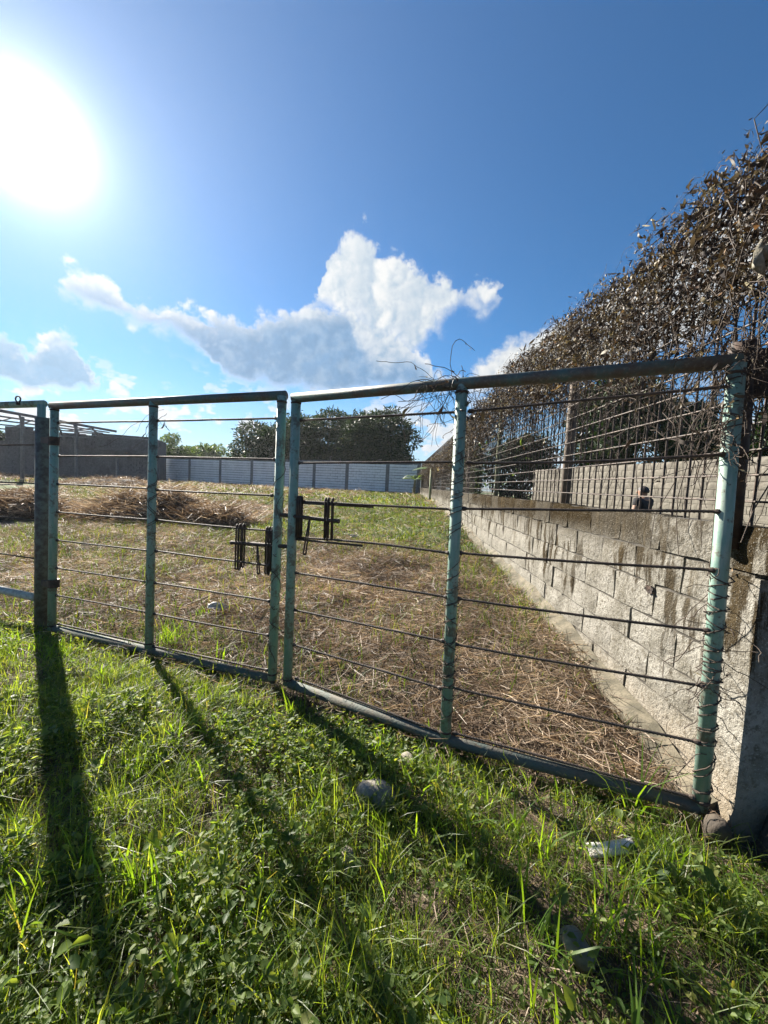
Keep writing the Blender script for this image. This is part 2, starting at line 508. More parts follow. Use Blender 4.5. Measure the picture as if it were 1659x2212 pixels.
def mat_leaf(name, stops, trans=0.45, tint=(1.5, 1.35, 0.55), rough=0.42, spec=0.5, drift=None):
    m, t = material(name)
    rnd = t.node('ShaderNodeNewGeometry').outputs['Random Per Island']
    col = t.ramp(rnd, stops)
    if drift:
        sc, lo, hi = drift
        col = t.mix(1.0, col, t.mix(t.smooth(t.noise(t.pos, sc, 3, 0.55), 0.36, 0.64), c4(*lo), c4(*hi)), 'MULTIPLY')
    t.set(t.b, 'Base Color', col); t.set(t.b, 'Roughness', rough); t.set(t.b, 'Specular IOR Level', spec)
    tcol = t.mix(1.0, col, (*tint, 1.0), 'MULTIPLY')
    tr = t.node('ShaderNodeBsdfTranslucent', {'Color': tcol})
    mx = t.node('ShaderNodeMixShader', {0: trans, 1: t.b, 2: tr})
    t.l.new(mx.outputs[0], t.out.inputs[0])
    return m


def mat_ground():
    m, t = material('soil')
    n1 = t.noise(t.pos, 1.3, 6, 0.6); n2 = t.noise(t.pos, 16.0, 6, 0.65); n3 = t.noise(t.pos, 70.0, 3, 0.6)
    sp = t.node('ShaderNodeSeparateXYZ', {0: t.pos})
    s = t.math('ADD', t.math('MULTIPLY', t.math('SUBTRACT', sp.outputs[0], GX), GNX), t.math('MULTIPLY', t.math('SUBTRACT', sp.outputs[1], GY), GNY))
    soil = t.mix(t.smooth(n2, 0.35, 0.65), c4(0.05, 0.036, 0.024), c4(0.11, 0.08, 0.052))
    hay = t.mix(t.smooth(n2, 0.35, 0.62), c4(0.11, 0.078, 0.046), c4(0.05, 0.036, 0.022))
    hay = t.mix(t.math('MULTIPLY', t.smooth(n3, 0.52, 0.7), 0.6), hay, c4(0.2, 0.15, 0.09))
    gr = t.node('ShaderNodeAttribute', attribute_name='green').outputs['Fac']
    far = t.mix(t.smooth(t.math('MULTIPLY_ADD', n2, 0.5, gr), 0.35, 0.75), c4(0.17, 0.125, 0.075), c4(0.075, 0.11, 0.025))
    base = t.mix(t.smooth(s, -0.1, 0.5), soil, hay)
    base = t.mix(t.smooth(s, 2.5, 6.0), base, far)
    t.set(t.b, 'Base Color', base); t.set(t.b, 'Roughness', 1.0)
    bump(t, t.math('ADD', n2, t.math('MULTIPLY', n3, 0.5)), 0.9, 0.03)
    return m


TEAL = mat_painted_pipe(); RAIL = mat_rail()
MUDRAIL = mat_simple('muddy rusted pipe', (0.12, 0.1, 0.075), (0.075, 0.1, 0.088), 9, 0.8, 0.4)
REBAR = mat_iron('rusty reinforcing bar', (0.035, 0.028, 0.024), (0.085, 0.06, 0.045))
IRON = mat_iron('dark forged iron', (0.028, 0.022, 0.02), (0.07, 0.045, 0.032), 0.7)
POSTM = mat_iron('grey brown rusted pipe', (0.1, 0.085, 0.07), (0.17, 0.13, 0.1), 0.75)
POSTG = mat_iron('faded green pipe', (0.26, 0.3, 0.17), (0.33, 0.33, 0.22), 0.75)
WHITEPIPE = mat_iron('chalky white pipe', (0.5, 0.5, 0.46), (0.32, 0.31, 0.28), 0.6)
BLOCK = mat_wall_block()
MORTAR = mat_simple('grey mortar', (0.085, 0.075, 0.06), (0.05, 0.044, 0.035), 14)
FOOTING = mat_simple('sandy cast footing', (0.17, 0.145, 0.1), (0.07, 0.062, 0.04), 9, fine=0.7)
PIER = mat_simple('weathered grey concrete', (0.13, 0.12, 0.104), (0.055, 0.05, 0.043), 9, fine=0.6)
WHITEWALL = mat_masonry('limewashed block', (0.84, 0.84, 0.84), (0.76, 0.76, 0.76), (0.42, 0.41, 0.4), 0.25)
PILASTER = mat_masonry('grey concrete pilaster', (0.24, 0.25, 0.25), (0.17, 0.17, 0.17), (0.09, 0.085, 0.08), 0.6)
GREYBLOCK = mat_masonry('bare grey block', (0.27, 0.245, 0.205), (0.2, 0.18, 0.15), (0.12, 0.105, 0.085), 0.55)
SHEDWALL = mat_masonry('sooty shed block', (0.16, 0.165, 0.17), (0.11, 0.115, 0.12), (0.06, 0.06, 0.06), 0.6)
STEEL = mat_iron('grey roof steel', (0.2, 0.18, 0.18), (0.13, 0.11, 0.11), 0.6)
STONE = mat_simple('river stone', (0.26, 0.23, 0.19), (0.15, 0.13, 0.1), 9, 0.85, 0.35)
BARK = mat_simple('bark', (0.085, 0.065, 0.045), (0.05, 0.04, 0.03), 10)
GROUND = mat_ground()
BLADE = mat_leaf('green grass blade', [(0.0, (0.04, 0.08, 0.016)), (0.35, (0.085, 0.135, 0.024)), (0.72, (0.135, 0.19, 0.04)), (0.93, (0.17, 0.205, 0.06)), (1.0, (0.2, 0.17, 0.09))], 0.62, (2.45, 2.2, 0.55))
FIELDBLADE = mat_leaf('field grass blade', [(0.0, (0.03, 0.06, 0.014)), (0.5, (0.07, 0.11, 0.024)), (0.88, (0.11, 0.15, 0.035)), (1.0, (0.2, 0.18, 0.08))], 0.5, (1.9, 1.8, 0.5), 0.5, 0.3, (0.8, (0.6, 0.62, 0.6), (1.15, 1.1, 1.0)))
BROAD = mat_leaf('broad bright blade', [(0.0, (0.07, 0.14, 0.02)), (1.0, (0.12, 0.2, 0.03))], 0.6, (2.5, 2.2, 0.5))
HERB = mat_leaf('small herb leaf', [(0.0, (0.045, 0.085, 0.022)), (0.5, (0.1, 0.155, 0.038)), (0.9, (0.165, 0.215, 0.06)), (1.0, (0.23, 0.23, 0.085))], 0.56, (2.5, 2.2, 0.65), 0.5, 0.3)
STRAW = mat_leaf('dry straw', [(0.0, (0.09, 0.062, 0.042)), (0.3, (0.22, 0.16, 0.11)), (0.7, (0.4, 0.315, 0.23)), (1.0, (0.58, 0.49, 0.38))], 0.32, (1.1, 1.0, 0.8), 0.55, 0.4, (1.5, (0.5, 0.45, 0.42), (1.1, 1.07, 1.03)))
DRYLEAF = mat_leaf('withered vine leaf', [(0.0, (0.022, 0.016, 0.015)), (0.45, (0.05, 0.038, 0.03)), (0.78, (0.1, 0.08, 0.055)), (0.95, (0.2, 0.17, 0.11)), (1.0, (0.26, 0.13, 0.06))], 0.2, (1.15, 1.05, 0.8), 0.55, 0.35, (2.3, (0.7, 0.66, 0.72), (1.55, 1.55, 1.25)))
VINE = mat_simple('withered vine stem', (0.085, 0.062, 0.045), (0.045, 0.034, 0.027), 30)
TREELEAF = mat_leaf('mango leaf', [(0.0, (0.014, 0.032, 0.013)), (0.5, (0.026, 0.052, 0.018)), (0.9, (0.042, 0.072, 0.025)), (1.0, (0.08, 0.09, 0.035))], 0.15, (1.4, 1.4, 0.5), 0.55, 0.25)
LIGHTLEAF = mat_leaf('light green leaf', [(0.0, (0.05, 0.09, 0.025)), (1.0, (0.12, 0.17, 0.05))], 0.35, (1.4, 1.4, 0.5), 0.45)
SKIN = mat_simple('skin', (0.32, 0.18, 0.12), (0.27, 0.15, 0.1), 20, 0.6, bump_s=0.1)
SHIRT = mat_simple('black cotton', (0.016, 0.015, 0.018), (0.024, 0.022, 0.025), 30, 0.9)
DENIM = mat_simple('dark trousers', (0.03, 0.035, 0.05), (0.045, 0.05, 0.07), 20)
HAIR = mat_simple('dark hair', (0.014, 0.01, 0.008), (0.03, 0.02, 0.015), 60, 0.5)
PLASTIC = mat_simple('crumpled white plastic', (0.55, 0.53, 0.49), (0.38, 0.35, 0.3), 14, 0.55, 0.3)
CLOTH = mat_simple('pale cloth', (0.34, 0.31, 0.24), (0.2, 0.18, 0.13), 22, 0.85, 0.4)

# ------------------------------------------------------------------ ground
gx = np.unique(np.concatenate([np.linspace(-6, 3, 140), np.linspace(-40, -6, 60), np.linspace(3, 30, 40), -np.geomspace(40, 900, 14), np.geomspace(30, 900, 14)]))
gy = np.unique(np.concatenate([np.linspace(-1, 8, 150), np.linspace(8, 40, 70), -np.geomspace(2, 900, 14), np.geomspace(40, 900, 16)]))
XX, YY = np.meshgrid(gx, gy)
ZZ = ground_z(XX, YY)
gv = np.stack([XX, YY, ZZ], -1).reshape(-1, 3)
nx_, ny_ = len(gx), len(gy)
ii, jj = np.meshgrid(np.arange(nx_ - 1), np.arange(ny_ - 1))
a_ = (jj * nx_ + ii).ravel()
gt = np.concatenate([np.stack([a_, a_ + 1, a_ + nx_ + 1], -1), np.stack([a_, a_ + nx_ + 1, a_ + nx_], -1)])
ground = tri_mesh('ground', gv, gt, GROUND, smooth=True)
at_g = ground.data.attributes.new('green', 'FLOAT', 'POINT'); at_g.data.foreach_set('value', green(gv[:, 0], gv[:, 1]).astype(np.float32))
tag(ground, kind='structure')

# ------------------------------------------------------------------ side wall of blocks, on the right
def rough_block(name, L, H, T, seed, mat, jitter=0.006):
    r = random.Random(seed)
    mb = MB(); nxs, nzs = 4, 3
    # front sheet with a worn, chamfered rim, then sides to the back
    idx = {}
    for k in range(nzs + 1):
        for i in range(nxs + 1):
            rim = i in (0, nxs) or k in (0, nzs)
            x = -L / 2 + L * i / nxs + (r.uniform(-1, 1) * jitter)
            z = -H / 2 + H * k / nzs + (r.uniform(-1, 1) * jitter)
            y = (0.007 if rim else 0.0) + r.uniform(-1, 1) * jitter * 0.5
            idx[i, k] = len(mb.v); mb.v.append((x, y, z))
    for k in range(nzs):
        for i in range(nxs):
            mb.f.append((idx[i, k], idx[i + 1, k], idx[i + 1, k + 1], idx[i, k + 1]))
    rim = [(i, 0) for i in range(nxs + 1)] + [(nxs, k) for k in range(1, nzs + 1)] + [(i, nzs) for i in range(nxs - 1, -1, -1)] + [(0, k) for k in range(nzs - 1, 0, -1)]
    back = []
    for (i, k) in rim:
        v = mb.v[idx[i, k]]; back.append(len(mb.v)); mb.v.append((v[0], T, v[2]))
    n = len(rim)
    for q in range(n):
        a, b = idx[rim[q]], idx[rim[(q + 1) % n]]
        mb.f.append((a, back[q], back[(q + 1) % n], b))
    me = bpy.data.meshes.new(name); me.from_pydata(mb.v, [], mb.f); me.materials.append(mat); me.update()
    return me


SLOPE = 0.0035
wall = thing('block_wall', 'long whitewashed mouldy block wall beside the gate carrying the wire fence', 'wall', (WALL_X, 0, 1.30),
             rot=(0, 0, 0))
# local frame of the wall: +x runs along the wall away from the camera, -y is its inner face
wall.matrix_world = Matrix.Translation((WALL_X, 0, 1.30)) @ Matrix.Rotation(math.atan2(1, WALL_T), 4, 'Z') @ Matrix.Rotation(-SLOPE, 4, 'Y')
WALL_M = wall.matrix_world.copy()
# after turning local x onto world y, local +y points to world -x, so the inner face is local +y


def wall_pt(u, out, z):
    """world point: u along the wall, out metres off its inner face towards the field, z metres above its top"""
    return WALL_M @ Vector((u, out, z))


TH = 0.15
blocks = [rough_block('block', 0.389, 0.187, TH, 40 + i, BLOCK, 0.005) for i in range(6)]
narrow = rough_block('block', 0.372, 0.193, TH, 77, BLOCK)
caps_ = [rough_block('block', 0.392, 0.193, TH, 60 + i, BLOCK, 0.009) for i in range(3)]
FLIP = Matrix.Rotation(math.pi, 4, 'Z')
farwall = MB()
rb = random.Random(5)
for course in range(7):
    zc = -0.1 - 0.2 * course
    off = 0.2 * (course % 2)
    n = 0
    u = 1.2 + off
    while u < 28.2:
        if course > 0 and u < 1.85:
            if u < 1.75: u += 0.4; continue
        if u < 8.0:
            me = rb.choice(caps_ if course == 0 else blocks)
            shift = 0.0
            if abs(u - 3.62) < 0.2 and 0 < course < 5:
                me = narrow; shift = 0.016 if u > 3.62 else -0.016
            o = link('block', me, wall)
            pr = rb.gauss(0, 0.004)
            o.matrix_local = Matrix.Translation((u + shift, pr, zc)) @ Matrix.Rotation(rb.gauss(0, 0.008), 4, 'Y') @ FLIP
        else:
            g = rb.gauss(0, 0.003)
            farwall.box((u, -TH / 2 + g, zc), (0.39, TH, 0.19))
        u += 0.4
core = MB()
core.box((15.0, -TH / 2 - 0.004, -0.7), (26.4, TH - 0.026, 1.392))
core.box((1.35, -TH / 2 - 0.004, -0.1), (0.68, TH - 0.024, 0.19))
core.build('mortar_core', MORTAR, wall)
o = farwall.build('distant_blocks', BLOCK, wall); o['kind'] = 'stuff'
# cast footing, a ledge along the wall's foot that follows the ground
ft = MB(); prev = None
for i in range(120):
    u = 1.62 + i * 0.22
    w = wall_pt(u, 0, 0)
    top = float(ground_z(w.x - 0.15, w.y)) + 0.02 + 0.05 * rb.random()
    l0 = -(1.30 + SLOPE * u - top)
    o_ = 0.075 + 0.04 * rb.random()
    ring = [(u, 0.0, l0 + 0.05 + 0.02 * rb.random()), (u, o_, l0 - 0.02 * rb.random()), (u, o_ + 0.05, l0 - 0.6), (u, 0.0, l0 - 0.6)]
    n0 = len(ft.v); ft.v += ring
    if prev is not None:
        for k in range(4):
            ft.f.append((prev + k, prev + (k + 1) % 4, n0 + (k + 1) % 4, n0 + k))
    else:
        ft.f.append((n0, n0 + 1, n0 + 2, n0 + 3))
    prev = n0
ft.build('footing', FOOTING, wall)
# broken holes in two blocks: dark chips put the cavity shade into colour
for (u, z) in ((2.23, -0.44), (1.66, -0.47)):
    hb = MB()
    for k in range(7):
        a = k * 0.9
        hb.box((u + 0.02 * math.cos(a), 0.001 + 0.004 * rb.random(), z + 0.013 * math.sin(a)), (0.02 + 0.012 * rb.random(), 0.008, 0.016),
               Matrix.Rotation(rb.uniform(-1, 1), 3, 'Y') @ Matrix.Rotation(rb.uniform(-0.4, 0.4), 3, 'Z'))
    hb.build('hole_shade_patch', IRON, wall)

# low broken pier against the wall's near end
pr = MB()
px0, py0 = 1.553, 1.557
ptop = 1.088
lay = [(-0.05, 0.03), (0.1, 0.012), (0.3, 0.0), (0.55, -0.004), (0.8, 0.003), (ptop - 0.05, 0.0), (ptop, -0.015)]
for z, g in lay:
    pr.v += [(px0 - g, py0 - g, z), (px0 + 0.34, py0 - g + 0.01, z - 0.01), (px0 + 0.34, py0 + 0.26, z), (px0 - g * 0.5 + 0.009, py0 + 0.26, z)]
for i in range(len(lay) - 1):
    for k in range(4):
        a, b = i * 4 + k, i * 4 + (k + 1) % 4
        pr.f.append((a, b, b + 4, a + 4))
e = (len(lay) - 1) * 4
pr.f.append((e, e + 1, e + 2, e + 3))
tag(pr.build('concrete_pier', BLOCK), 'low shaded concrete pier against the near end of the block wall', 'pier')

# ------------------------------------------------------------------ wire fence on the wall
fence = thing('wire_fence', 'tall welded rod fence on top of the block wall, hung with withered vines', 'fence', (0, 0, 0))
fence.matrix_world = WALL_M.copy()
FOFF = -0.075
post_me = None
for i, u in enumerate((3.72, 6.34, 8.98, 11.6, 14.2, 16.9, 19.5, 22.1, 24.7, 27.0)):
    mb = MB(); r = 0.043 if i == 0 else 0.035
    mb.tube([(u, FOFF - 0.03, -0.3), (u, FOFF - 0.03, 1.62)], r, 14)
    mb.build('post', POSTM if i != 1 else POSTG, fence, True)
gp = MB(); gp.tube([(17.3, 0.06, -0.75), (17.3, 0.06, 0.9)], 0.05, 12)
gp.build('post', POSTG, fence, True)
rod = MB(); rod.tube([(0, 0, -0.12), (0, 0, 1.66)], 0.0062, 6)
rod_o = rod.build('vertical_rod', REBAR, fence)
farrods = MB()
u = 1.22; first = True
while u < 27:
    if u < 8.0:
        if first: o = rod_o; first = False
        else: o = link('vertical_rod', rod_o.data, fence)
        o.location = (u, FOFF, rb.gauss(0, 0.006)); o.rotation_euler = (rb.gauss(0, 0.004), rb.gauss(0, 0.006), 0)
    else:
        farrods.tube([(u, FOFF, -0.05), (u, FOFF, 1.66)], 0.006, 4, False)
    u += 0.1
o = farrods.build('distant_rods', REBAR, fence); o['kind'] = 'stuff'
hr = MB(); hr.tube([(0, 0, 0), (26, 0, 0)], 0.0053, 6)
hr_o = None
for k in range(14):
    z = 0.105 + 0.115 * k
    if hr_o is None: hr_o = hr.build('horizontal_rod', REBAR, fence); o = hr_o
    else: o = link('horizontal_rod', hr_o.data, fence)
    o.location = (1.15, FOFF + 0.0105, z + rb.gauss(0, 0.002)); o.rotation_euler = (0, rb.gauss(0, 0.0006), 0)

# ------------------------------------------------------------------ gate leaves, fixed panel and posts
def pipe(mb, a, b, r, seg=16):
    mb.tube([a, b], r, seg); return mb


def leaf(name, label, stiles, rail, bars, bottom, r, mats=None):
    """stiles: list of (top photo point, foot photo point, depth)"""
    root = thing(name, label, 'gate', Vector((at(*stiles[0][1], stiles[0][2]).x, stiles[0][2], 0)))
    Ys = [s[2] for s in stiles]

    def line_at(p, k, between=None):
        return at(p[0], p[1], Ys[k])
    for (t, b, Y) in stiles:
        mb = MB(); pipe(mb, at(*t, Y), at(*b, Y), r)
        st = child(mb.build('stile', TEAL, smooth=True), root)
        for q, f in ((at(*t, Y), 1), (at(*b, Y), -1)):
            wb = MB(); n_ = 16; ax_ = (at(*b, Y) - at(*t, Y)).normalized() * f
            wb.tube([q + ax_ * (r + d_ + 0.002 * math.sin(7 * d_ * 100)) for d_ in (0.0, 0.004, 0.009, 0.013)], [r * 1.0, r * 1.12, r * 1.1, r * 0.99], n_, False)
            child(wb.build('weld_bead', IRON, smooth=True), st)
    mb = MB(); mb.tube([at(*rail[0], Ys[0]), at(*rail[1], Ys[1]), at(*rail[2], Ys[2])], r * 1.0, 16)
    # rounded corner lobes where the pipes were mitred
    child(mb.build('top_rail', RAIL, smooth=True), root)
    for bl in bars:
        for k in (0, 1):
            if k >= len(bl): continue
            (p, q), sag = bl[k]
            A, B = at(p[0], p[1], Ys[k]), at(q[0], q[1], Ys[k + 1])
            d = (B - A).normalized()
            A = A - d * (r * 0.4); B = B + d * (r * 0.4)
            pts = []
            for i in range(9):
                t_ = i / 8
                P = A.lerp(B, t_); P.z -= sag * math.sin(math.pi * t_) + rb.gauss(0, 0.0007)
                P.y += 0.003 * math.sin(3 * t_ + k); pts.append(P)
            mb = MB(); mb.tube(pts, 0.0064, 8)
            for q, f in ((pts[0], 1), (pts[-1], -1)):      # weld lumps at the stiles
                mb.tube([q + d * f * (r * 0.4 + e_) for e_ in (-0.004, 0.006, 0.014, 0.02)], [0.013, 0.0125, 0.0095, 0.0065], 8)
            # deformed-bar ribs
            L = (B - A).length; n = int(L / 0.016)
            for i in range(1, n):
                P = A.lerp(B, i / n); t_ = i / n
                P.z -= sag * math.sin(math.pi * t_); P.y += 0.003 * math.sin(3 * t_ + k)
                mb.tube([P - d * 0.0022, P + d * 0.0022], 0.0078, 6, False)
            child(mb.build('bar', REBAR, smooth=False), root)
    mb = MB(); mb.tube([at(*bottom[0], Ys[0]), at(*bottom[1], Ys[1]), at(*bottom[2], Ys[2])], r * 0.98, 16)
    child(mb.build('bottom_rail', bottom[3], smooth=True), root)
    return root


PR = 0.0305
YL = (3.231, 2.923, 2.547); YR = (2.499, 2.026, 1.604)
left_gate = leaf('gate', 'left teal pipe gate leaf, hung from the thick rusty post', [((118, 876), (112, 1360), YL[0]), ((332, 868), (322, 1399), YL[1]), ((609.5, 856), (588, 1466), YL[2])],
    [(112, 877), (332, 867), (617, 854)],
    [[(((127, 913), (326, 910)), 0.0), (((340, 909), (598, 904)), 0.0)],
     [(((129, 985), (322, 986)), 0.0), (((340, 986.5), (594, 992)), 0.0)],
     [(((126, 1045.5), (321, 1055)), 0.0), (((339, 1058), (588, 1070)), 0.002)],
     [(((125, 1106), (320, 1122)), 0.003), (((338, 1123), (590, 1147)), 0.004)],
     [(((124, 1167), (319, 1189)), 0.002), (((337, 1190), (582, 1221)), 0.004)],
     [(((123, 1227), (318, 1257)), 0.0), (((335, 1259), (582, 1298)), 0.0)],
     [(((123, 1286), (316, 1322)), 0.0), (((333, 1326), (580, 1372)), 0.003)],
     [(((127, 1348), (314, 1391)), 0.0), (((331, 1396), (578, 1447)), 0.0)]],
    [(118, 1358), (322, 1405), (592, 1468), MUDRAIL], PR)
right_gate = leaf('gate', 'right teal pipe gate leaf beside the block wall, its posts spiralled with dry vines', [((640, 858), (621, 1478), YR[0]), ((998, 832), (962, 1592), YR[1]), ((1592, 786), (1512, 1745), YR[2])],
    [(634, 860), (998, 829), (1600, 780)],
    [[(((648, 908), (989, 890)), 0.0), (((1015, 888), (1580, 834)), 0.0)],
     [(((644, 1000), (983, 998)), 0.0), (((1011, 1000), (1562, 982)), 0.012)],
     [(((641, 1082), (977, 1100)), 0.002), (((1001, 1099), (1553, 1105)), 0.0)],
     [(((638, 1161), (970, 1195)), -0.012), (((993, 1195), (1540, 1231)), 0.004)],
     [(((636, 1237), (966, 1290)), 0.0), (((989, 1293), (1529, 1362)), 0.006)],
     [(((634, 1317), (958, 1385)), 0.002), (((982, 1392), (1518, 1481)), 0.004)],
     [(((634, 1393), (952, 1487)), 0.0), (((974, 1485), (1508, 1603)), 0.004)],
     [(((640, 1465), (955, 1583)), 0.0), (((982, 1584), (1497, 1722)), 0.0)]],
    [(625, 1476), (962, 1598), (1508, 1742), MUDRAIL], PR)


# sliding bolts: bar, drop handle and hanging guide loops
def bolt(root, Y0, Y1, x0, x1, barpts, guides, handle):
    def d_at(x):
        return Y0 + (Y1 - Y0) * (x - x0) / (x1 - x0)
    mb = MB()
    A = at(*barpts[0], d_at(barpts[0][0]) - 0.01); B = at(*barpts[1], d_at(barpts[1][0]) - 0.01)
    d = (B - A).normalized()
    mb.tube([A - d * 0.006, A, A + d * 0.012, B - d * 0.012, B, B + d * 0.006], [0.009, 0.015, 0.0135, 0.0135, 0.015, 0.009], 12)
    bolt_o = child(mb.build('bolt_bar', IRON, smooth=True), root)
    for (x, y0, y1) in guides:
        Y = d_at(x)
        mb = MB(); T = at(x, y0, Y); Bo = at(x - (y1 - y0) * 0.03, y1, Y)
        pts = []
        for sgn in (-1, 1):
            pass
        back = Vector((0.001, 0.017, 0)); fr = Vector((-0.001, -0.017, 0))
        pts = [Bo + fr, T + fr + Vector((0, 0, -0.02)), T + fr * 0.6 + Vector((0, 0, -0.003)), T + Vector((0, 0, 0.002)), T + back * 0.6 + Vector((0, 0, -0.003)), T + back + Vector((0, 0, -0.02)), Bo + back, Bo + Vector((0, 0, -0.012))]
        pts.append(Bo + fr)
        mb.tube(pts, 0.0062, 8)
        child(mb.build('guide_loop', IRON, smooth=True), root)
    (hx0, hy0), (hx1, hy1) = handle
    Y = d_at(hx0) - 0.014
    T, Bo = at(hx0, hy0, Y), at(hx1, hy1, Y - 0.012)
    w = Vector((0.0085, -0.003, 0))
    mb = MB(); mid = T.lerp(Bo, 0.4)
    mb.tube([T, T + w * 0.2, mid + w * 0.7, Bo + w + Vector((0, 0, 0.012)), Bo + w * 0.5, Bo - w * 0.5, Bo - w + Vector((0, 0, 0.012)), mid - w * 0.7, T - w * 0.2, T], 0.0052, 7)
    child(mb.build('drop_handle', IRON, smooth=True), bolt_o)


bolt(left_gate, YL[1], YL[2], 332, 600, ((500, 1172), (626, 1181)), [(513, 1134, 1226), (519, 1133, 1228), (527, 1133, 1222), (577, 1140, 1236), (583, 1139, 1238), (589, 1139, 1230)], ((556, 1179), (558, 1240)))
bolt(right_gate, YR[0], YR[1], 632, 980, ((607, 1112), (732, 1126)), [(644, 1074, 1158), (648, 1073, 1158), (652, 1074, 1156), (704, 1077, 1161), (710, 1076, 1163), (719, 1077, 1162)], ((669, 1120), (658, 1198)))
# doubled stiffener bars welded under two bars near the bolt
for (p, q) in (((642, 1086), (806, 1095)), ((640, 1165), (783, 1179))):
    mb = MB()
    fa = (p[0] - 632) / 348; fb = (q[0] - 632) / 348
    mb.tube([at(*p, YR[0] + (YR[1] - YR[0]) * fa), at(*q, YR[0] + (YR[1] - YR[0]) * fb)], 0.007, 8)
    child(mb.build('stiffener_bar', REBAR, smooth=True), right_gate)

# thick hinge post on the left, with two strap hinges
gpost = thing('gate_post', 'thick rusty dark pipe post at the left, with two strap hinges', 'post', at(92, 1396, 3.36))
mb = MB(); mb.tube([at(94, 903, 3.36), at(91, 1412, 3.36)], 0.056, 20)
child(mb.build('shaft', mat_iron('dark rusted post', (0.075, 0.06, 0.05), (0.13, 0.14, 0.115), 0.7), smooth=True), gpost)
for (x, y) in ((113, 951), (113, 1258)):
    A = at(x - 18, y, 3.3); B = at(x + 3, y + 2, 3.231)
    mb = MB(); mb.bar(A + Vector((0, -0.02, 0)), B + Vector((0, -0.026, 0)), 0.016, 0.05)
    mb.tube([B + Vector((0, 0, -0.035)), B + Vector((0, 0, 0.035))], 0.0415, 14)
    child(mb.build('hinge', IRON), gpost)

# fixed panel running out of the picture on the left
panel = thing('fence_panel', 'fixed teal pipe panel cut by the left picture edge, with white bottom pipe', 'fence', at(85, 1395, 3.3))
YP0, YP1 = 4.2, 3.44
lx = -230


def pline(p, q):
    """extend a photo line from the post out to the panel's far end"""
    k = (q[1] - p[1]) / (q[0] - p[0])
    return at(lx, q[1] + k * (lx - q[0]) * 0.86, YP0), at(q[0], q[1], YP1)


mb = MB(); mb.tube([at(90, 874, YP1), at(84, 1398, YP1)], PR, 16); child(mb.build('stile', TEAL, smooth=True), panel)
A, B = pline((0, 876), (95, 872)); mb = MB(); mb.tube([A, B], PR, 16); panel_rail = child(mb.build('top_rail', TEAL, smooth=True), panel)
mb = MB(); mb.tube([A, Vector((A.x, A.y, 0.0))], PR, 16); child(mb.build('stile', TEAL, smooth=True), panel)
for p, q in (((0, 961), (84, 961)), ((0, 1040), (82, 1045)), ((0, 1114), (80, 1126)), ((0, 1194), (78, 1207))):
    A, B = pline(p, q); mb = MB(); mb.tube([A, B], 0.0064, 8); child(mb.build('bar', REBAR, smooth=True), panel)
A, B = pline((0, 1271), (78, 1291)); mb = MB(); mb.tube([A, B], 0.034, 16); child(mb.build('bottom_rail', WHITEPIPE, smooth=True), panel)
c = at(39, 862, 3.4); mb = MB()
mb.tube([c + Vector((0.022 * math.cos(a), 0, 0.024 * math.sin(a))) for a in [k * math.pi / 6 for k in range(13)]], 0.006, 7)
mb.tube([c + Vector((0, 0, -0.05)), c + Vector((0, 0, -0.022))], 0.014, 8)
child(mb.build('eye_ring', IRON, smooth=True), panel_rail)

# dark hinge post behind the right-hand leaf, with a stub of channel
hp = thing('hinge_post', 'dark vine-covered hinge post at the near end of the block wall', 'post', (1.62, 1.66, 0))
mb = MB(); top = at(1606, 742, 1.72); mb.tube([Vector((top.x + 0.02, 1.72, 1.2)), top], 0.05, 14)
child(mb.build('shaft', IRON, smooth=True), hp)
mb = MB(); A = at(1612, 808, 1.70); mb.bar(A, A + Vector((0.6, -0.1, 0.02)), 0.05, 0.2)
child(mb.build('channel', IRON), hp)

# ------------------------------------------------------------------ white boundary wall at the far end of the field
def far_frame(P, Q):
    P, Q = Vector(P), Vector(Q)
    d = (Q - P); L = d.length; d.normalize()
    return Matrix.Translation(P) @ Matrix.Rotation(math.atan2(d.y, d.x), 4, 'Z'), L


BW0 = at(345, 1045, 35.0); BW1 = at(908, 1072, 27.7)
zb0, zb1 = 0.62, 0.78
Mw, Lw = far_frame((BW0.x - 3.2, BW0.y + 1.0, 0.62), (BW1.x, BW1.y, 0.78))
ww = thing('boundary_wall', 'white painted block wall with grey pilasters across the far end of the field', 'wall')
ww.matrix_world = Mw
px_p = [345, 412, 478, 546, 614, 680, 751, 838, 905]


def u_on(x):
    """distance along the wall where photo column x meets it"""
    d = ray(x, 1030); k = d[0] / d[1]
    P = Mw.translation; dx = Mw.col[0].to_3d()
    return (k * P.y - P.x) / (dx.x - k * dx.y)


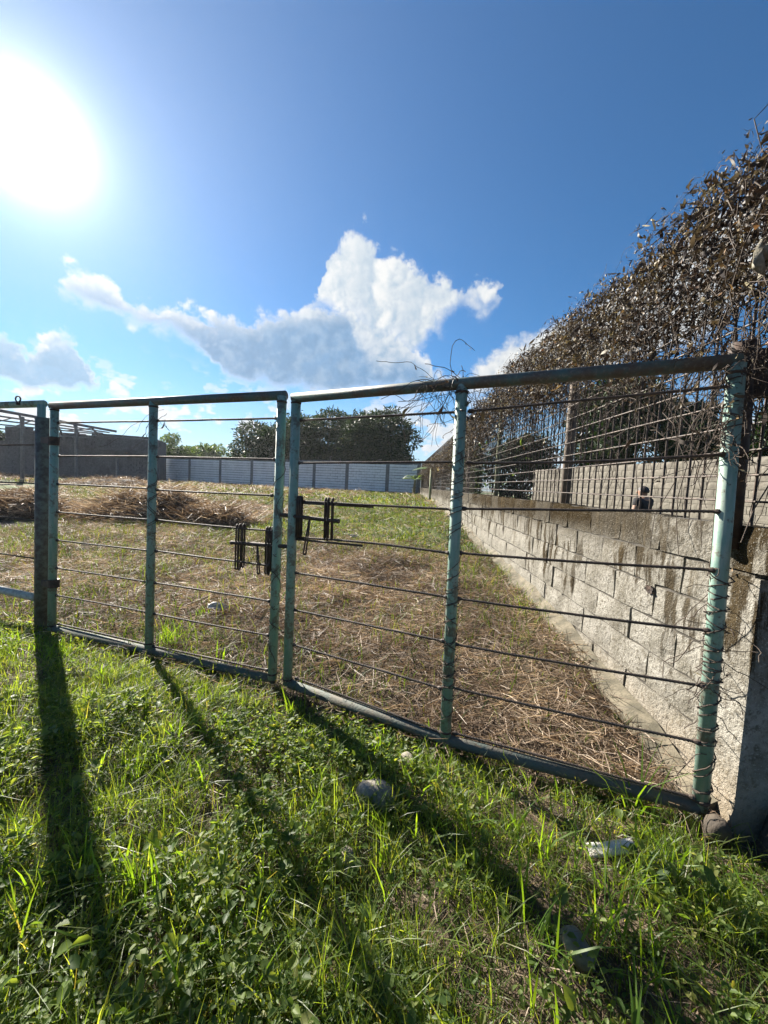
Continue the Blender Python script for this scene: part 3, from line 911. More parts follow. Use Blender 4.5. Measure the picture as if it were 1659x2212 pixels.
us = [0.0] + [u_on(x) for x in px_p]
HW = 2.35
slope_w = 0.16 / Lw
for i, u in enumerate(us):
    mb = MB(); mb.box((u, 0, HW / 2 + slope_w * u - 0.1), (0.24 + 0.04 * (i % 3), 0.27, HW + 0.32))
    mb.build('pilaster', PILASTER, ww)
for i in range(len(us) - 1):
    u0, u1 = us[i] + 0.13, us[i + 1] - 0.13
    if u1 - u0 < 0.3: continue
    mb = MB()
    n = max(2, int(round((u1 - u0) / 0.41))); w = (u1 - u0) / n
    zlo = slope_w * (u0 + u1) / 2
    for k in range(11):
        sh = (k % 2) * 0.5
        edges = [u0] + [u0 + (j + sh) * w for j in range(0 if sh else 1, n)] + [u1]
        for a, b in zip(edges[:-1], edges[1:]):
            if b - a < 0.06: continue
            mb.box(((a + b) / 2, -0.08 + rb.gauss(0, 0.006), zlo + 0.11 + k * 0.2), (b - a - 0.022, 0.16, 0.174 + rb.gauss(0, 0.007)))
    p = mb.build('block_panel', WHITEWALL, ww); p['kind'] = 'stuff'
    mb = MB(); mb.box(((u0 + u1) / 2, -0.02, zlo + 1.05), (u1 - u0 + 0.2, 0.16, 2.3)); mb.build('mortar_bed', MORTAR, ww)
    mb = MB(); mb.box(((u0 + u1) / 2, -0.03, zlo + 2.31), (u1 - u0 + 0.02, 0.2, 0.16)); mb.build('cap_beam', PILASTER, ww)
    if i in (2, 5, 6, 7):   # bent starter bars left sticking out of the cap
        mb = MB()
        for q in range(2):
            uu = rb.uniform(u0, u1); h = rb.uniform(0.1, 0.3)
            mb.tube([(uu, 0, zlo + 2.36), (uu + rb.uniform(-.1, .1), 0, zlo + 2.4 + h), (uu + rb.uniform(-.5, .5), 0, zlo + 2.4 + h + 0.08)], 0.018, 5)
        mb.build('starter_bar', PILASTER, ww)

# ------------------------------------------------------------------ unfinished shed on the left
shed = thing('shed', 'unfinished grey block shed with bare steel roof frame beyond the field on the left', 'building', at(330, 1030, 31))
S0 = at(15, 1024, 28); S1 = at(338, 1030, 31.2)
Ms, Ls = far_frame((S0.x, S0.y, 0), (S1.x, S1.y, 0))
shed.matrix_world = Ms
tops = [(0.0, 4.28), (0.16, 4.27), (0.26, 4.2), (0.36, 4.2), (0.48, 4.12), (0.5, 4.12), (0.58, 4.28), (0.72, 4.42), (0.82, 4.42), (0.97, 4.4), (1.0, 4.2)]
mb = MB(); joints = MB()
row = 0
z = 0.55
while z < 4.5:
    u = -0.2 * (row % 2)
    while u < Ls:
        t_ = (u + 0.2) / Ls
        zt = np.interp(t_, [a for a, _ in tops], [b for _, b in tops])
        if z + 0.1 < zt and u + 0.38 > 0:
            a, b = max(u, 0), min(u + 0.385, Ls)
            if b - a > 0.05:
                mb.box(((a + b) / 2, -0.075 + rb.gauss(0, 0.012), z + 0.1), (b - a, 0.15, 0.185))
        u += 0.4
    z += 0.2; row += 1
p = mb.build('rear_wall', SHEDWALL, shed); p['kind'] = 'stuff'
mb = MB()
for (t0, t1, zt) in ((0.0, 0.3, 4.1), (0.3, 0.55, 3.95), (0.55, 1.0, 4.1)):
    mb.box((Ls * (t0 + t1) / 2, 0.0, 0.4 + (zt - 0.4) / 2), (Ls * (t1 - t0) - 0.001, 0.12, zt - 0.4))
mb.build('mortar_bed', SHEDWALL, shed)
mb = MB(); mb.box((Ls + 0.06, 1.5, 2.2), (0.15, 3.2, 4.0)); mb.build('side_wall', SHEDWALL, shed)
# left wing continuing out of the picture, set back and lower
mb = MB(); mb.box((-6.02, 0.9, 1.75), (12.0, 0.15, 3.2)); mb.build('low_wall', SHEDWALL, shed)
Mi = Ms.inverted()


def sbar(name, p, q, w, h, mat=STEEL):
    mb = MB(); mb.bar(Mi @ p, Mi @ q, w, h); return mb.build(name, mat, shed)


for k, (y0, y1, x1, YA) in enumerate(((887, 932, 251, 22.0), (899, 934.5, 236, 23.5), (908, 936, 222, 25.0), (917, 937, 206, 26.5), (926, 939, 186, 28.0))):
    A = at(0, y0, YA); B = at(x1, y1, 30.2 + 0.1 * k)
    A2 = A + (A - B) * 0.35
    sbar('purlin', A2, B, 0.1, 0.16 if k == 0 else 0.09)
for (x, ya, yb, Ya, Yb) in ((48, 897, 929, 22.5, 27.5), (82, 903, 934, 23.4, 28.0), (128, 911, 938, 25.0, 28.6), (166, 918, 941, 26.4, 28.8), (205, 925, 938, 28.0, 29.5)):
    sbar('rafter', at(x - 6, ya, Ya), at(x + 6, yb, Yb), 0.08, 0.1)
for (x0, y0, Ya, x1, y1, Yb) in ((0, 910, 23.5, 30, 902, 24.0), (30, 922, 26, 70, 908, 24.5), (90, 927, 26.5, 128, 914, 25.5), (140, 931, 27.5, 200, 925, 28.0)):
    sbar('brace', at(x0, y0, Ya), at(x1, y1, Yb), 0.06, 0.06)
for (x, ya, yb, Y, w) in ((164, 919, 1030, 26.4, 0.13), (48, 900, 1030, 22.5, 0.14), (253, 990, 1032, 28.5, 0.13), (114, 985, 1030, 27.2, 0.12)):
    sbar('column', at(x, ya, Y), at(x, yb + 4, Y), w, w, PILASTER)
sbar('tie_beam', at(181, 963, 29.0), at(335, 981, 30.4), 0.14, 0.2, SHEDWALL)
sbar('tie_beam', at(60, 985, 27.0), at(181, 986, 28.7), 0.1, 0.12, SHEDWALL)

# ------------------------------------------------------------------ neighbour's block wall beyond the fence
N0 = Vector((6.84, 18.0, 0)); N1 = Vector((8.92, 9.2, 0))
dN = (N1 - N0).normalized()
nw = thing('neighbour_wall', 'bare grey block wall in the neighbouring plot, behind the standing person', 'wall')
Mn, Ln = far_frame(N0, N1 + dN * 5.0)
nw.matrix_world = Mn
# local x runs towards the camera; the visible face looks to local -y (world left)
blk = rough_block('block', 0.388, 0.188, 0.15, 91, GREYBLOCK, 0.004)
blk2 = rough_block('block', 0.388, 0.188, 0.15, 93, GREYBLOCK, 0.004)
NTOP = 2.47
lower = MB(); cnt = 0
for row in range(12):
    z = NTOP - 0.1 - 0.2 * row
    u = 0.2 + 0.2 * (row % 2)
    while u < Ln - 0.2:
        zt = z + 0.007 * u
        if row < 9 and u < 11.6 and cnt < 280:
            o = link('block', blk if rb.random() < 0.5 else blk2, nw); cnt += 1
            o.location = (u, rb.gauss(0, 0.004), zt); o.rotation_euler = (0, rb.gauss(0, 0.004) - 0.007, 0)
        else:
            lower.box((u, 0.075, zt), (0.388, 0.15, 0.188))
        u += 0.4
p = lower.build('lower_blocks', GREYBLOCK, nw); p['kind'] = 'stuff'
mb = MB(); mb.box((Ln / 2, 0.085, 1.19), (Ln - 0.05, 0.12, 2.5), Matrix.Rotation(-0.007, 3, 'Y')); mb.build('mortar_bed', MORTAR, nw)

# ------------------------------------------------------------------ trees
LEAF_T = np.array([[0, 1, 2], [0, 2, 3], [0, 3, 4], [0, 4, 5]])


def leaf_cloud(name, centers, radii, n, size, mat, parent, seed, flat=0.75, droop=0.3):
    r = np.random.default_rng(seed)
    centers = np.array(centers); radii = np.array(radii)
    w = radii ** 2; w = w / w.sum()
    ci = r.choice(len(centers), n, p=w)
    d = r.normal(size=(n, 3)); d /= np.linalg.norm(d, axis=1)[:, None]
    rr = radii[ci] * (0.55 + 0.45 * r.random(n) ** 0.6 + 0.3 * r.random(n) ** 6)
    p = centers[ci] + d * rr[:, None] * np.array([1, 1, flat])
    ax = d * 0.6 + r.normal(size=(n, 3)) * 0.7; ax[:, 2] -= droop
    ax /= np.linalg.norm(ax, axis=1)[:, None]
    sd = np.cross(ax, r.normal(size=(n, 3))); sd /= np.linalg.norm(sd, axis=1)[:, None]
    L = size * (0.6 + 0.8 * r.random(n)); wd = L * 0.34
    nrm = np.cross(ax, sd)
    prof = [(0, 0, 0), (0.35, 1, .1), (0.7, 0.75, .1), (1, 0, -.1), (0.7, -0.75, .1), (0.35, -1, .1)]
    V = np.stack([p + ax * (t_ * L)[:, None] + sd * (s_ * wd * 0.5)[:, None] + nrm * (k_ * L)[:, None] for t_, s_, k_ in prof], 1)
    T = (np.arange(n)[:, None, None] * 6 + LEAF_T[None])
    o = tri_mesh(name, V, T, mat, parent)
    return o


def tree(label, base, crown_c, crown_r, n, size, seed, mat=TREELEAF, group=None, trunk_r=0.25, lumps=26, name='tree'):
    r = random.Random(seed)
    root = thing(name, label, 'tree', base, group)
    cc = Vector(crown_c) - Vector(base); rx, ry, rz = crown_r
    cs, rs = [], []
    for i in range(lumps):
        while True:
            d = Vector((r.uniform(-1, 1), r.uniform(-1, 1), r.uniform(-1, 1)))
            if 0.25 < d.length < 1: break
        k = r.uniform(0.26, 0.44)
        d2 = d.normalized() * (1 - k * 0.9) * r.uniform(0.75, 1.08)
        cs.append((cc.x + d2.x * rx, cc.y + d2.y * ry, cc.z + d2.z * rz)); rs.append(k * (rx + ry + rz) / 3)
    mb = MB()
    lean = Vector((r.uniform(-.3, .3), r.uniform(-.3, .3), 0))
    fork = Vector((cc.x * 0.4, cc.y * 0.4, max(0.6, cc.z - rz * 0.8)))
    mb.tube([(0, 0, -0.3), fork * 0.5 + lean * 0.3, fork], [trunk_r * 1.3, trunk_r, trunk_r * 0.8], 9)
    for i in range(0, lumps, 3):
        e = Vector(cs[i]); m = fork.lerp(e, 0.5) + Vector((r.uniform(-.3, .3), r.uniform(-.3, .3), 0.2))
        mb.tube([fork, m, e], [trunk_r * 0.5, trunk_r * 0.3, trunk_r * 0.08], 6)
    mb.build('trunk', BARK, root, True)
    o = leaf_cloud('crown', cs, rs, n, size, mat, root, seed)
    return root


def tree_px(label, x0, x1, ytop, ybot, Y, n, size, seed, gz, **k):
    """a tree whose crown spans photo columns x0..x1 and rows ytop..ybot at depth Y"""
    A = at(x0, (ytop + ybot) / 2, Y); B = at(x1, (ytop + ybot) / 2, Y); T = at((x0 + x1) / 2, ytop, Y); Bo = at((x0 + x1) / 2, ybot, Y)
    c = (A + B) / 2; rx = (B - A).length / 2 * 1.12; rz = (T.z - Bo.z) / 2 * 1.12
    c.z = (T.z + Bo.z) / 2
    return tree(label, (c.x, Y, gz), c, (rx, min(rx, 4.5), rz), n, size, seed, **k)


tree_px('dark rounded tree at the right end of the row behind the white wall', 735, 905, 884, 1040, 38.5, 20000, 0.33, 3, 0.7, trunk_r=0.3, lumps=40, group='trees behind the white wall')
tree_px('broad dark tree in the middle of the row behind the white wall', 605, 815, 880, 1040, 42, 20000, 0.36, 4, 0.7, trunk_r=0.3, lumps=40, group='trees behind the white wall')
tree_px('lower spreading tree at the left end of the row behind the white wall', 490, 680, 905, 1040, 45, 16000, 0.38, 6, 0.7, trunk_r=0.28, lumps=34, group='trees behind the white wall')
tree_px('light feathery tree just right of the shed', 338, 425, 938, 1010, 46, 5000, 0.3, 8, 0.7, mat=LIGHTLEAF, lumps=16, trunk_r=0.15)
tree_px('low pale bush on the skyline between the shed and the dark trees', 405, 520, 968, 1010, 60, 3500, 0.45, 12, 0.7, mat=LIGHTLEAF, lumps=14, trunk_r=0.15)
tree_px('small tree behind the low left wing of the shed', -40, 22, 928, 975, 42, 2200, 0.34, 14, 0.7, lumps=10, trunk_r=0.15)
tree_px('tall dark tree over the grey block wall, seen through the wire fence', 1235, 1440, 815, 1040, 21, 13000, 0.3, 21, 0.13, lumps=34, trunk_r=0.3)
tree_px('dark tree over the grey block wall beside the right gate stile', 1440, 1580, 872, 1010, 18, 9000, 0.26, 23, 0.13, lumps=26, trunk_r=0.2)
tree_px('dark tree over the grey block wall cut by the right picture edge', 1580, 1760, 880, 1010, 15, 9000, 0.22, 24, 0.13, lumps=26, trunk_r=0.2)
tree_px('leafy shrub behind the far wire fence posts', 1060, 1190, 930, 1090, 24, 6000, 0.26, 26, 0.13, mat=TREELEAF, lumps=20, trunk_r=0.12)
tree_px('light green shrub overhanging the far end of the wire fence', 962, 1050, 938, 1075, 26, 4500, 0.24, 27, 0.13, mat=LIGHTLEAF, lumps=16, trunk_r=0.1)


# banana plant at the corner of the two walls
def banana(label, base, scale, seed, n=7):
    r = random.Random(seed)
    root = thing('banana_plant', label, 'plant', base)
    mb = MB(); mb.tube([(0, 0, -0.2), (0.02, 0, 0.5 * scale), (0.05, 0, 1.0 * scale)], [0.12, 0.1, 0.06], 10)
    mb.build('stem', mat_simple('banana stem', (0.2, 0.17, 0.1), (0.12, 0.1, 0.06), 8), root, True)
    for i in range(n):
        a = i * 2.4 + r.uniform(-.3, .3); L = scale * r.uniform(0.8, 1.2); up = r.uniform(0.5, 1.2)
        V = []; T = []; seg = 10
        d = Vector((math.cos(a), math.sin(a), 0)); sd = Vector((-d.y, d.x, 0))
        for k in range(seg + 1):
            t_ = k / seg
            P = Vector((0.05, 0, scale)) + d * (L * t_ * 0.9) + Vector((0, 0, up * L * t_ * (1 - t_ * 0.95)))
            w = 0.17 * scale * math.sin(math.pi * min(1, t_ * 0.93 + 0.06)) ** 0.7 * (0.2 if t_ < 0.12 else 1) * r.uniform(0.85, 1.05)
            V += [tuple(P + sd * w - Vector((0, 0, w * 0.35))), tuple(P), tuple(P - sd * w - Vector((0, 0, w * 0.35)))]
        for k in range(seg):
            for q in (0, 1):
                b = k * 3 + q
                T += [(b, b + 1, b + 4), (b, b + 4, b + 3)]
        tri_mesh('leaf', V, T, LIGHTLEAF, root, True)
    return root


bp = at(893, 1075, 25.0)
banana('small banana plant growing where the white wall meets the side wall', (bp.x, 25.0, 0.72), 1.15, 5)
bp = at(915, 1062, 24.0)
banana('banana plant with drooping leaves behind the far wire fence', (3.2, 21.0, 0.13), 2.1, 8)

# ------------------------------------------------------------------ person behind the fence
PB = at(1393, 1048, 6.5)
person = thing('person', 'person in a black t-shirt standing with their back turned in front of the grey wall', 'person', (PB.x, 6.5, 0.12), rot=(0, 0, rad(25)))
HT = PB.z - 0.12
k = HT / 1.66
J = [  # name, position (x right, y away), radius
    ((0, 0, 0.93), 0.14, 0.11), ((0, 0.0, 1.08), 0.135, 0.1), ((0, 0.0, 1.25), 0.155, 0.11), ((0, 0, 1.36), 0.12, 0.09), ((0, 0.01, 1.43), 0.055, 0.055),
    ((0, 0.02, 1.5), 0.07, 0.085), ((0, 0.02, 1.57), 0.078, 0.095), ((0, 0.02, 1.625), 0.058, 0.07),
    ((-0.17, 0, 1.37), 0.06, 0.06), ((-0.235, 0.01, 1.14), 0.045, 0.045), ((-0.2, 0.16, 0.98), 0.035, 0.035), ((-0.13, 0.24, 0.99), 0.032, 0.022),
    ((0.17, 0, 1.37), 0.06, 0.06), ((0.235, 0.01, 1.14), 0.045, 0.045), ((0.2, 0.15, 0.97), 0.035, 0.035), ((0.13, 0.23, 0.98), 0.032, 0.022),
    ((-0.095, 0, 0.86), 0.085, 0.09), ((-0.1, 0.02, 0.48), 0.062, 0.065), ((-0.1, -0.01, 0.09), 0.042, 0.045), ((-0.11, 0.14, 0.035), 0.04, 0.03),
    ((0.095, 0, 0.86), 0.085, 0.09), ((0.1, 0.02, 0.48), 0.062, 0.065), ((0.1, -0.01, 0.09), 0.042, 0.045), ((0.11, 0.14, 0.035), 0.04, 0.03)]
E_ = [(0, 1), (1, 2), (2, 3), (3, 4), (4, 5), (5, 6), (6, 7), (3, 8), (8, 9), (9, 10), (10, 11), (3, 12), (12, 13), (13, 14), (14, 15), (0, 16), (16, 17), (17, 18), (18, 19), (0, 20), (20, 21), (21, 22), (22, 23)]


def skinned(name, joints, edges, mat, parent, grow=0.0, sub=2):
    me = bpy.data.meshes.new(name)
    me.from_pydata([tuple(v * k for v in j[0]) for j in joints], edges, [])
    o = link(name, me, parent)
    me.materials.append(mat)
    o.modifiers.new('Skin', 'SKIN')
    for i, j in enumerate(joints):
        sv = me.skin_vertices[0].data[i]
        sv.radius = ((j[1] + grow) * k, (j[2] + grow) * k); sv.use_root = (i == 0)
    m2 = o.modifiers.new('Subdivision', 'SUBSURF'); m2.levels = sub; m2.render_levels = sub
    return o


skinned('body', J, E_, SKIN, person)
ts = [J[i] for i in (0, 1, 2, 3)] + [((-0.17, 0, 1.37), 0.065, 0.065), ((-0.21, 0.005, 1.23), 0.06, 0.065), ((0.17, 0, 1.37), 0.065, 0.065), ((0.21, 0.005, 1.23), 0.06, 0.065)]
skinned('shirt', ts, [(0, 1), (1, 2), (2, 3), (3, 4), (4, 5), (3, 6), (6, 7)], SHIRT, person, 0.016)
tr_ = [((0, 0, 0.9), 0.14, 0.11)] + [J[i] for i in (16, 17)] + [((-0.1, 0, 0.14), 0.05, 0.05)] + [J[i] for i in (20, 21)] + [((0.1, 0, 0.14), 0.05, 0.05)]
skinned('trousers', tr_, [(0, 1), (1, 2), (2, 3), (0, 4), (4, 5), (5, 6)], DENIM, person, 0.014)
hv = []; hf = []
for a in range(9):
    for b in range(14):
        th = a / 8 * rad(105); ph = b / 14 * 2 * math.pi
        cut = 1.0 if math.sin(ph) < 0.2 else 0.72
        th *= cut
        jit = 1 + 0.03 * math.sin(7 * ph + 3 * a)
        hv.append((0.088 * math.sin(th) * math.cos(ph) * jit * k, (0.018 + 0.104 * math.sin(th) * math.sin(ph) * jit) * k, (1.545 + 0.1 * math.cos(th)) * k))
for a in range(8):
    for b in range(14):
        hf.append((a * 14 + b, (a + 1) * 14 + b, (a + 1) * 14 + (b + 1) % 14, a * 14 + (b + 1) % 14))
hm = MB(); hm.v = hv; hm.f = hf; hm.build('hair', HAIR, person, True)
for sx in (-1, 1):
    mb = MB(); mb.tube([(sx * 0.076 * k, 0.02 * k, 1.5 * k), (sx * 0.09 * k, 0.012 * k, 1.525 * k), (sx * 0.092 * k, 0.01 * k, 1.55 * k), (sx * 0.078 * k, 0.02 * k, 1.57 * k)], [0.006, 0.012, 0.013, 0.006], 7)
    mb.build('ear', SKIN, person, True)
mb = MB(); mb.tube([(0, 0.105 * k, 1.55 * k), (0, 0.135 * k, 1.515 * k), (0, 0.11 * k, 1.505 * k)], [0.008, 0.014, 0.008], 7); mb.build('nose', SKIN, person, True)

# ------------------------------------------------------------------ withered vines
def ribbons_from_paths(paths, radii):
    """many thin three-sided stems in one mesh; paths: (n, k, 3)"""
    P = np.asarray(paths, float); n, k, _ = P.shape
    d = np.gradient(P, axis=1); d /= np.linalg.norm(d, axis=2)[..., None] + 1e-9
    ref = np.zeros_like(d); ref[..., 0] = 0.31; ref[..., 1] = 0.82; ref[..., 2] = 0.17
    u = np.cross(d, ref); u /= np.linalg.norm(u, axis=2)[..., None] + 1e-9
    v = np.cross(d, u)
    R = np.asarray(radii, float)
    R = R[:, None, None] * np.linspace(1, 0.55, k)[None, :, None]
    ring = np.stack([P + u * R, P + (-0.5 * u + 0.866 * v) * R, P + (-0.5 * u - 0.866 * v) * R], 2)     # n,k,3,3
    V = ring.reshape(-1, 3)
    base = (np.arange(n)[:, None] * k + np.arange(k - 1)[None]).ravel() * 3
    T = []
    for j in range(3):
        a, b = base + j, base + (j + 1) % 3
        T += [np.stack([a, b, b + 3], -1), np.stack([a, b + 3, a + 3], -1)]
    return V, np.concatenate(T)


def curled_leaves(p, size, seed, hang=0.7):
    """withered leaves: folded along the midrib and curled lengthwise"""
    r = np.random.default_rng(seed); n = len(p)
    ax = r.normal(size=(n, 3)) * 0.75; ax[:, 2] -= hang; ax /= np.linalg.norm(ax, axis=1)[:, None]
    sd = np.cross(ax, r.normal(size=(n, 3))); sd /= np.linalg.norm(sd, axis=1)[:, None]
    nr = np.cross(ax, sd)
    L = size * (0.45 + 1.9 * r.random(n) ** 2.6); w = L * r.uniform(0.04, 0.16, n)
    curl = r.uniform(-3.4, 3.4, n); twist = r.uniform(-1.8, 1.8, n)
    lv = []; c = p.copy(); k_ = 3
    for i, ww in enumerate((0.25, 1.0, 0.85, 0.1)):
        t_ = i / k_
        a_ = curl * t_ * t_
        d_ = ax * np.cos(a_)[:, None] + nr * np.sin(a_)[:, None]
        b_ = twist * t_
        side = sd * np.cos(b_)[:, None] + np.cross(d_, sd) * np.sin(b_)[:, None]
        if i: c = c + d_ * (L / k_)[:, None]
        lv += [c + side * (w * ww)[:, None], c - side * (w * ww)[:, None]]
    V = np.stack(lv, 1)
    t0 = np.array([q for i in range(k_) for q in ((2 * i, 2 * i + 1, 2 * i + 3), (2 * i, 2 * i + 3, 2 * i + 2))])
    T = np.arange(n)[:, None, None] * 8 + t0[None]
    return V, T


def wall_frame_np(q):
    """local wall coordinates (u, out, up) to world"""
    m = np.array(WALL_M)[:3]
    return q @ m[:, :3].T + m[:, 3]


vr = np.random.default_rng(31)
vine = thing('withered_vine', 'mass of brown withered creeper hanging over the top of the wire fence', 'vine', wall_pt(4, 0, 0.0))
# crest of the mass above the wall top, along u
us_c = np.array([0.8, 1.8, 2.0, 2.35, 2.6, 3.2, 4.1, 5.5, 8.0, 13.3, 20, 27])
zs_c = np.array([1.6, 1.62, 1.68, 1.72, 1.68, 1.73, 1.83, 1.9, 1.83, 1.42, 1.4, 1.35])


def crest(u):
    return np.interp(u, us_c, zs_c) + (vnoise(u * 2.2, u * 0, 5) - 0.5) * 0.16 + (vnoise(u * 7, u * 0, 6) - 0.5) * 0.08


def vine_strands(n, k, u0, u1, top_lo, top_hi, len_lo, len_hi, thick, sway, seed):
    r = np.random.default_rng(seed)
    u = u0 + (u1 - u0) * r.random(n) ** 1.35
    z0 = crest(u) * 1.0 + r.uniform(top_lo, top_hi, n)
    L = r.uniform(len_lo, len_hi, n)
    t_ = np.linspace(0, 1, k)
    wig = np.cumsum(r.normal(size=(n, k, 3)), axis=1) * sway / math.sqrt(k)
    q = np.zeros((n, k, 3))
    q[..., 0] = u[:, None] + wig[..., 0]
    q[..., 1] = FOFF + (r.normal(size=n) * thick)[:, None] + wig[..., 1] * 0.7
    q[..., 2] = z0[:, None] - t_[None] * L[:, None] + wig[..., 2] * 0.5
    return q


# dense crown strands, long danglers, loose arching tendrils above the crest
A_ = vine_strands(2600, 10, 0.9, 27, -0.75, 0.0, 0.15, 0.7, 0.09, 0.16, 1)
B_ = vine_strands(380, 10, 1.1, 20, -0.7, -0.1, 0.5, 1.5, 0.04, 0.13, 2)
# horizontal runners creeping along the mesh
n = 700; r_ = np.random.default_rng(4)
C_ = np.zeros((n, 10, 3)); u0 = 0.9 + 12 * r_.random(n) ** 1.4; t_ = np.linspace(0, 1, 10)
C_[..., 0] = u0[:, None] + t_[None] * r_.uniform(-0.9, 0.9, n)[:, None]
C_[..., 1] = FOFF + r_.normal(size=n)[:, None] * 0.05 + np.cumsum(r_.normal(size=(n, 10)), 1) * 0.014
C_[..., 2] = crest(u0)[:, None] - (1.3 * r_.random(n) ** 1.7 + 0.04)[:, None] + np.cumsum(r_.normal(size=(n, 10)), 1) * 0.03
# tendrils
n = 110; D_ = np.zeros((n, 10, 3)); u0 = 1.2 + 9 * r_.random(n) ** 1.3; dirn = r_.choice([-1, 1], n, p=[0.35, 0.65])
Ld = r_.uniform(0.12, 0.4, n)
D_[..., 0] = u0[:, None] + dirn[:, None] * Ld[:, None] * t_[None]
D_[..., 1] = FOFF + r_.normal(size=n)[:, None] * 0.08 + np.cumsum(r_.normal(size=(n, 10)), 1) * 0.008
D_[..., 2] = crest(u0)[:, None] - 0.06 + Ld[:, None] * (t_ * 1.1 - 1.25 * t_ ** 2)[None] * r_.uniform(0.4, 1.1, n)[:, None] + np.cumsum(r_.normal(size=(n, 10)), 1) * 0.006
paths = np.concatenate([A_, B_, C_, D_])
rr = np.concatenate([r_.uniform(0.0016, 0.0042, 2600), r_.uniform(0.0018, 0.005, 380), r_.uniform(0.0012, 0.003, 700), r_.uniform(0.001, 0.002, 110)])
V, T = ribbons_from_paths(wall_frame_np(paths.reshape(-1, 3)).reshape(paths.shape), rr)
o = child(tri_mesh('stems', V, T, VINE), vine); o['kind'] = 'stuff'


def pts_on(paths, per, jit, seed):
    r = np.random.default_rng(seed)
    i = np.repeat(np.arange(len(paths)), per); f = r.random(len(i)) * (paths.shape[1] - 1.01)
    a = f.astype(int); f = (f - a)[:, None]
    return paths[i, a] * (1 - f) + paths[i, a + 1] * f + r.normal(size=(len(i), 3)) * jit


LP = [pts_on(A_, 17, 0.03, 1), pts_on(B_[:260], 9, 0.015, 2), pts_on(C_[C_[:, 0, 2] > 0.85], 9, 0.02, 3), pts_on(D_, 6, 0.012, 4)]
# extra thatch filling the crown
n = 78000; u = 0.9 + 24 * vr.random(n) ** 1.7
depth = vr.random(n) ** 1.25 * np.interp(u, [0.9, 2, 3.5, 5, 8, 14], [0.8, 0.7, 0.58, 0.65, 1.2, 1.4])
LP.append(np.stack([u, FOFF + vr.normal(size=n) * 0.08, crest(u) - 0.01 - depth], -1))
lp = np.concatenate(LP)
# gaps where the sky shows through the thatch
keep = fbm(lp[:, 0] * 3.2, lp[:, 2] * 3.6, 41) + 0.25 * vr.random(len(lp)) > np.interp(crest(lp[:, 0]) - lp[:, 2], [0, 0.25, 0.6, 1.0, 1.7], [0.2, 0.3, 0.53, 0.76, 0.85])
lp = lp[keep]
V, T = curled_leaves(wall_frame_np(lp), 0.036, 9)
o = child(tri_mesh('leaves', V, T, DRYLEAF), vine); o['kind'] = 'stuff'
# a few runs still green
n = 420; u = 5.0 + 7 * vr.random(n); gp_ = np.stack([u, FOFF + vr.normal(size=n) * 0.06, 0.15 + 0.9 * vr.random(n) ** 2], -1)
gp_ = gp_[fbm(gp_[:, 0] * 2, gp_[:, 2] * 2, 77) > 0.55]
V, T = curled_leaves(wall_frame_np(gp_), 0.07, 10, 0.3)
o = child(tri_mesh('green_leaves', V, T, LIGHTLEAF), vine); o['kind'] = 'stuff'


def twiner(label, a, b, r, turns, seed, n_loose=14, leaves=20, thick=0.0028, frac=(0.0, 1.0)):
    """a thin dry vine wound round a pipe between two points"""
    rr = random.Random(seed); a, b = Vector(a), Vector(b)
    root = thing('twining_vine', label, 'vine', a)
    ax = (b - a).normalized(); u = ax.orthogonal().normalized(); v = ax.cross(u)
    mb = MB(); LPs = []
    for strand in range(3):
        pts = []; ph = rr.uniform(0, 6.28); sg = 1 if strand < 2 else -1
        N = int(turns * 9); f0, f1 = (0, 1) if strand == 0 else sorted((rr.random(), rr.random()))
        if f1 - f0 < 0.25: f1 = min(1, f0 + 0.35)
        t_ = f0; i = 0
        rate = 1.0
        while t_ < f1:
            ang_ = ph + sg * (t_ * turns + 0.35 * math.sin(t_ * 23 + seed) + 0.5 * math.sin(t_ * 9 + seed)) * 6.28
            rad_ = r + thick + 0.0015 + max(0, rr.gauss(0, 0.004)) + (0.012 if rr.random() < 0.05 else 0)
            pts.append(a + (b - a) * t_ + (u * math.cos(ang_) + v * math.sin(ang_)) * rad_)
            if rr.random() < 0.05: rate = rr.choice([0.5, 0.8, 1.0, 1.6]); ph += rr.uniform(-0.6, 0.6)
            t_ += rate / N
        if len(pts) > 3: mb.tube(pts, thick * rr.uniform(0.8, 1.15), 5, False)
    mb.build('coil', VINE, None); o = bpy.data.objects[-1] if False else COL.objects[-1]
    child(o, root)
    mb = MB()
    for i in range(n_loose):
        t0 = rr.random(); p = a + (b - a) * t0 + (u * rr.uniform(-1, 1) + v * rr.uniform(-1, 1)).normalized() * r
        pts = [p]; d = Vector((rr.uniform(-1, 1), rr.uniform(-0.6, 0.6), rr.uniform(-1, 0.5))) * 0.02
        for q in range(rr.randint(5, 11)):
            d = d + Vector((rr.gauss(0, 1), rr.gauss(0, 1), rr.gauss(-0.15, 1))) * 0.007
            if d.length > 0.028: d = d.normalized() * 0.028
            pts.append(pts[-1] + d)
        mb.tube(pts, thick * 0.6, 4, False); LPs.append(pts[-1])
    if mb.v:
        child(mb.build('loose_ends', VINE), root)['kind'] = 'stuff'
    if leaves and LPs:
        P = np.array([tuple(rr.choice(LPs) + Vector((rr.gauss(0, .01), rr.gauss(0, .01), rr.gauss(0, .01)))) for _ in range(leaves)])
        V, T = curled_leaves(P, 0.04, seed); child(tri_mesh('leaf_scraps', V, T, DRYLEAF), root)['kind'] = 'stuff'
    return root


def on_stile(st, t0, t1, Y):
    A, B = at(*st[0], Y), at(*st[1], Y)
    return A.lerp(B, t0), A.lerp(B, t1)


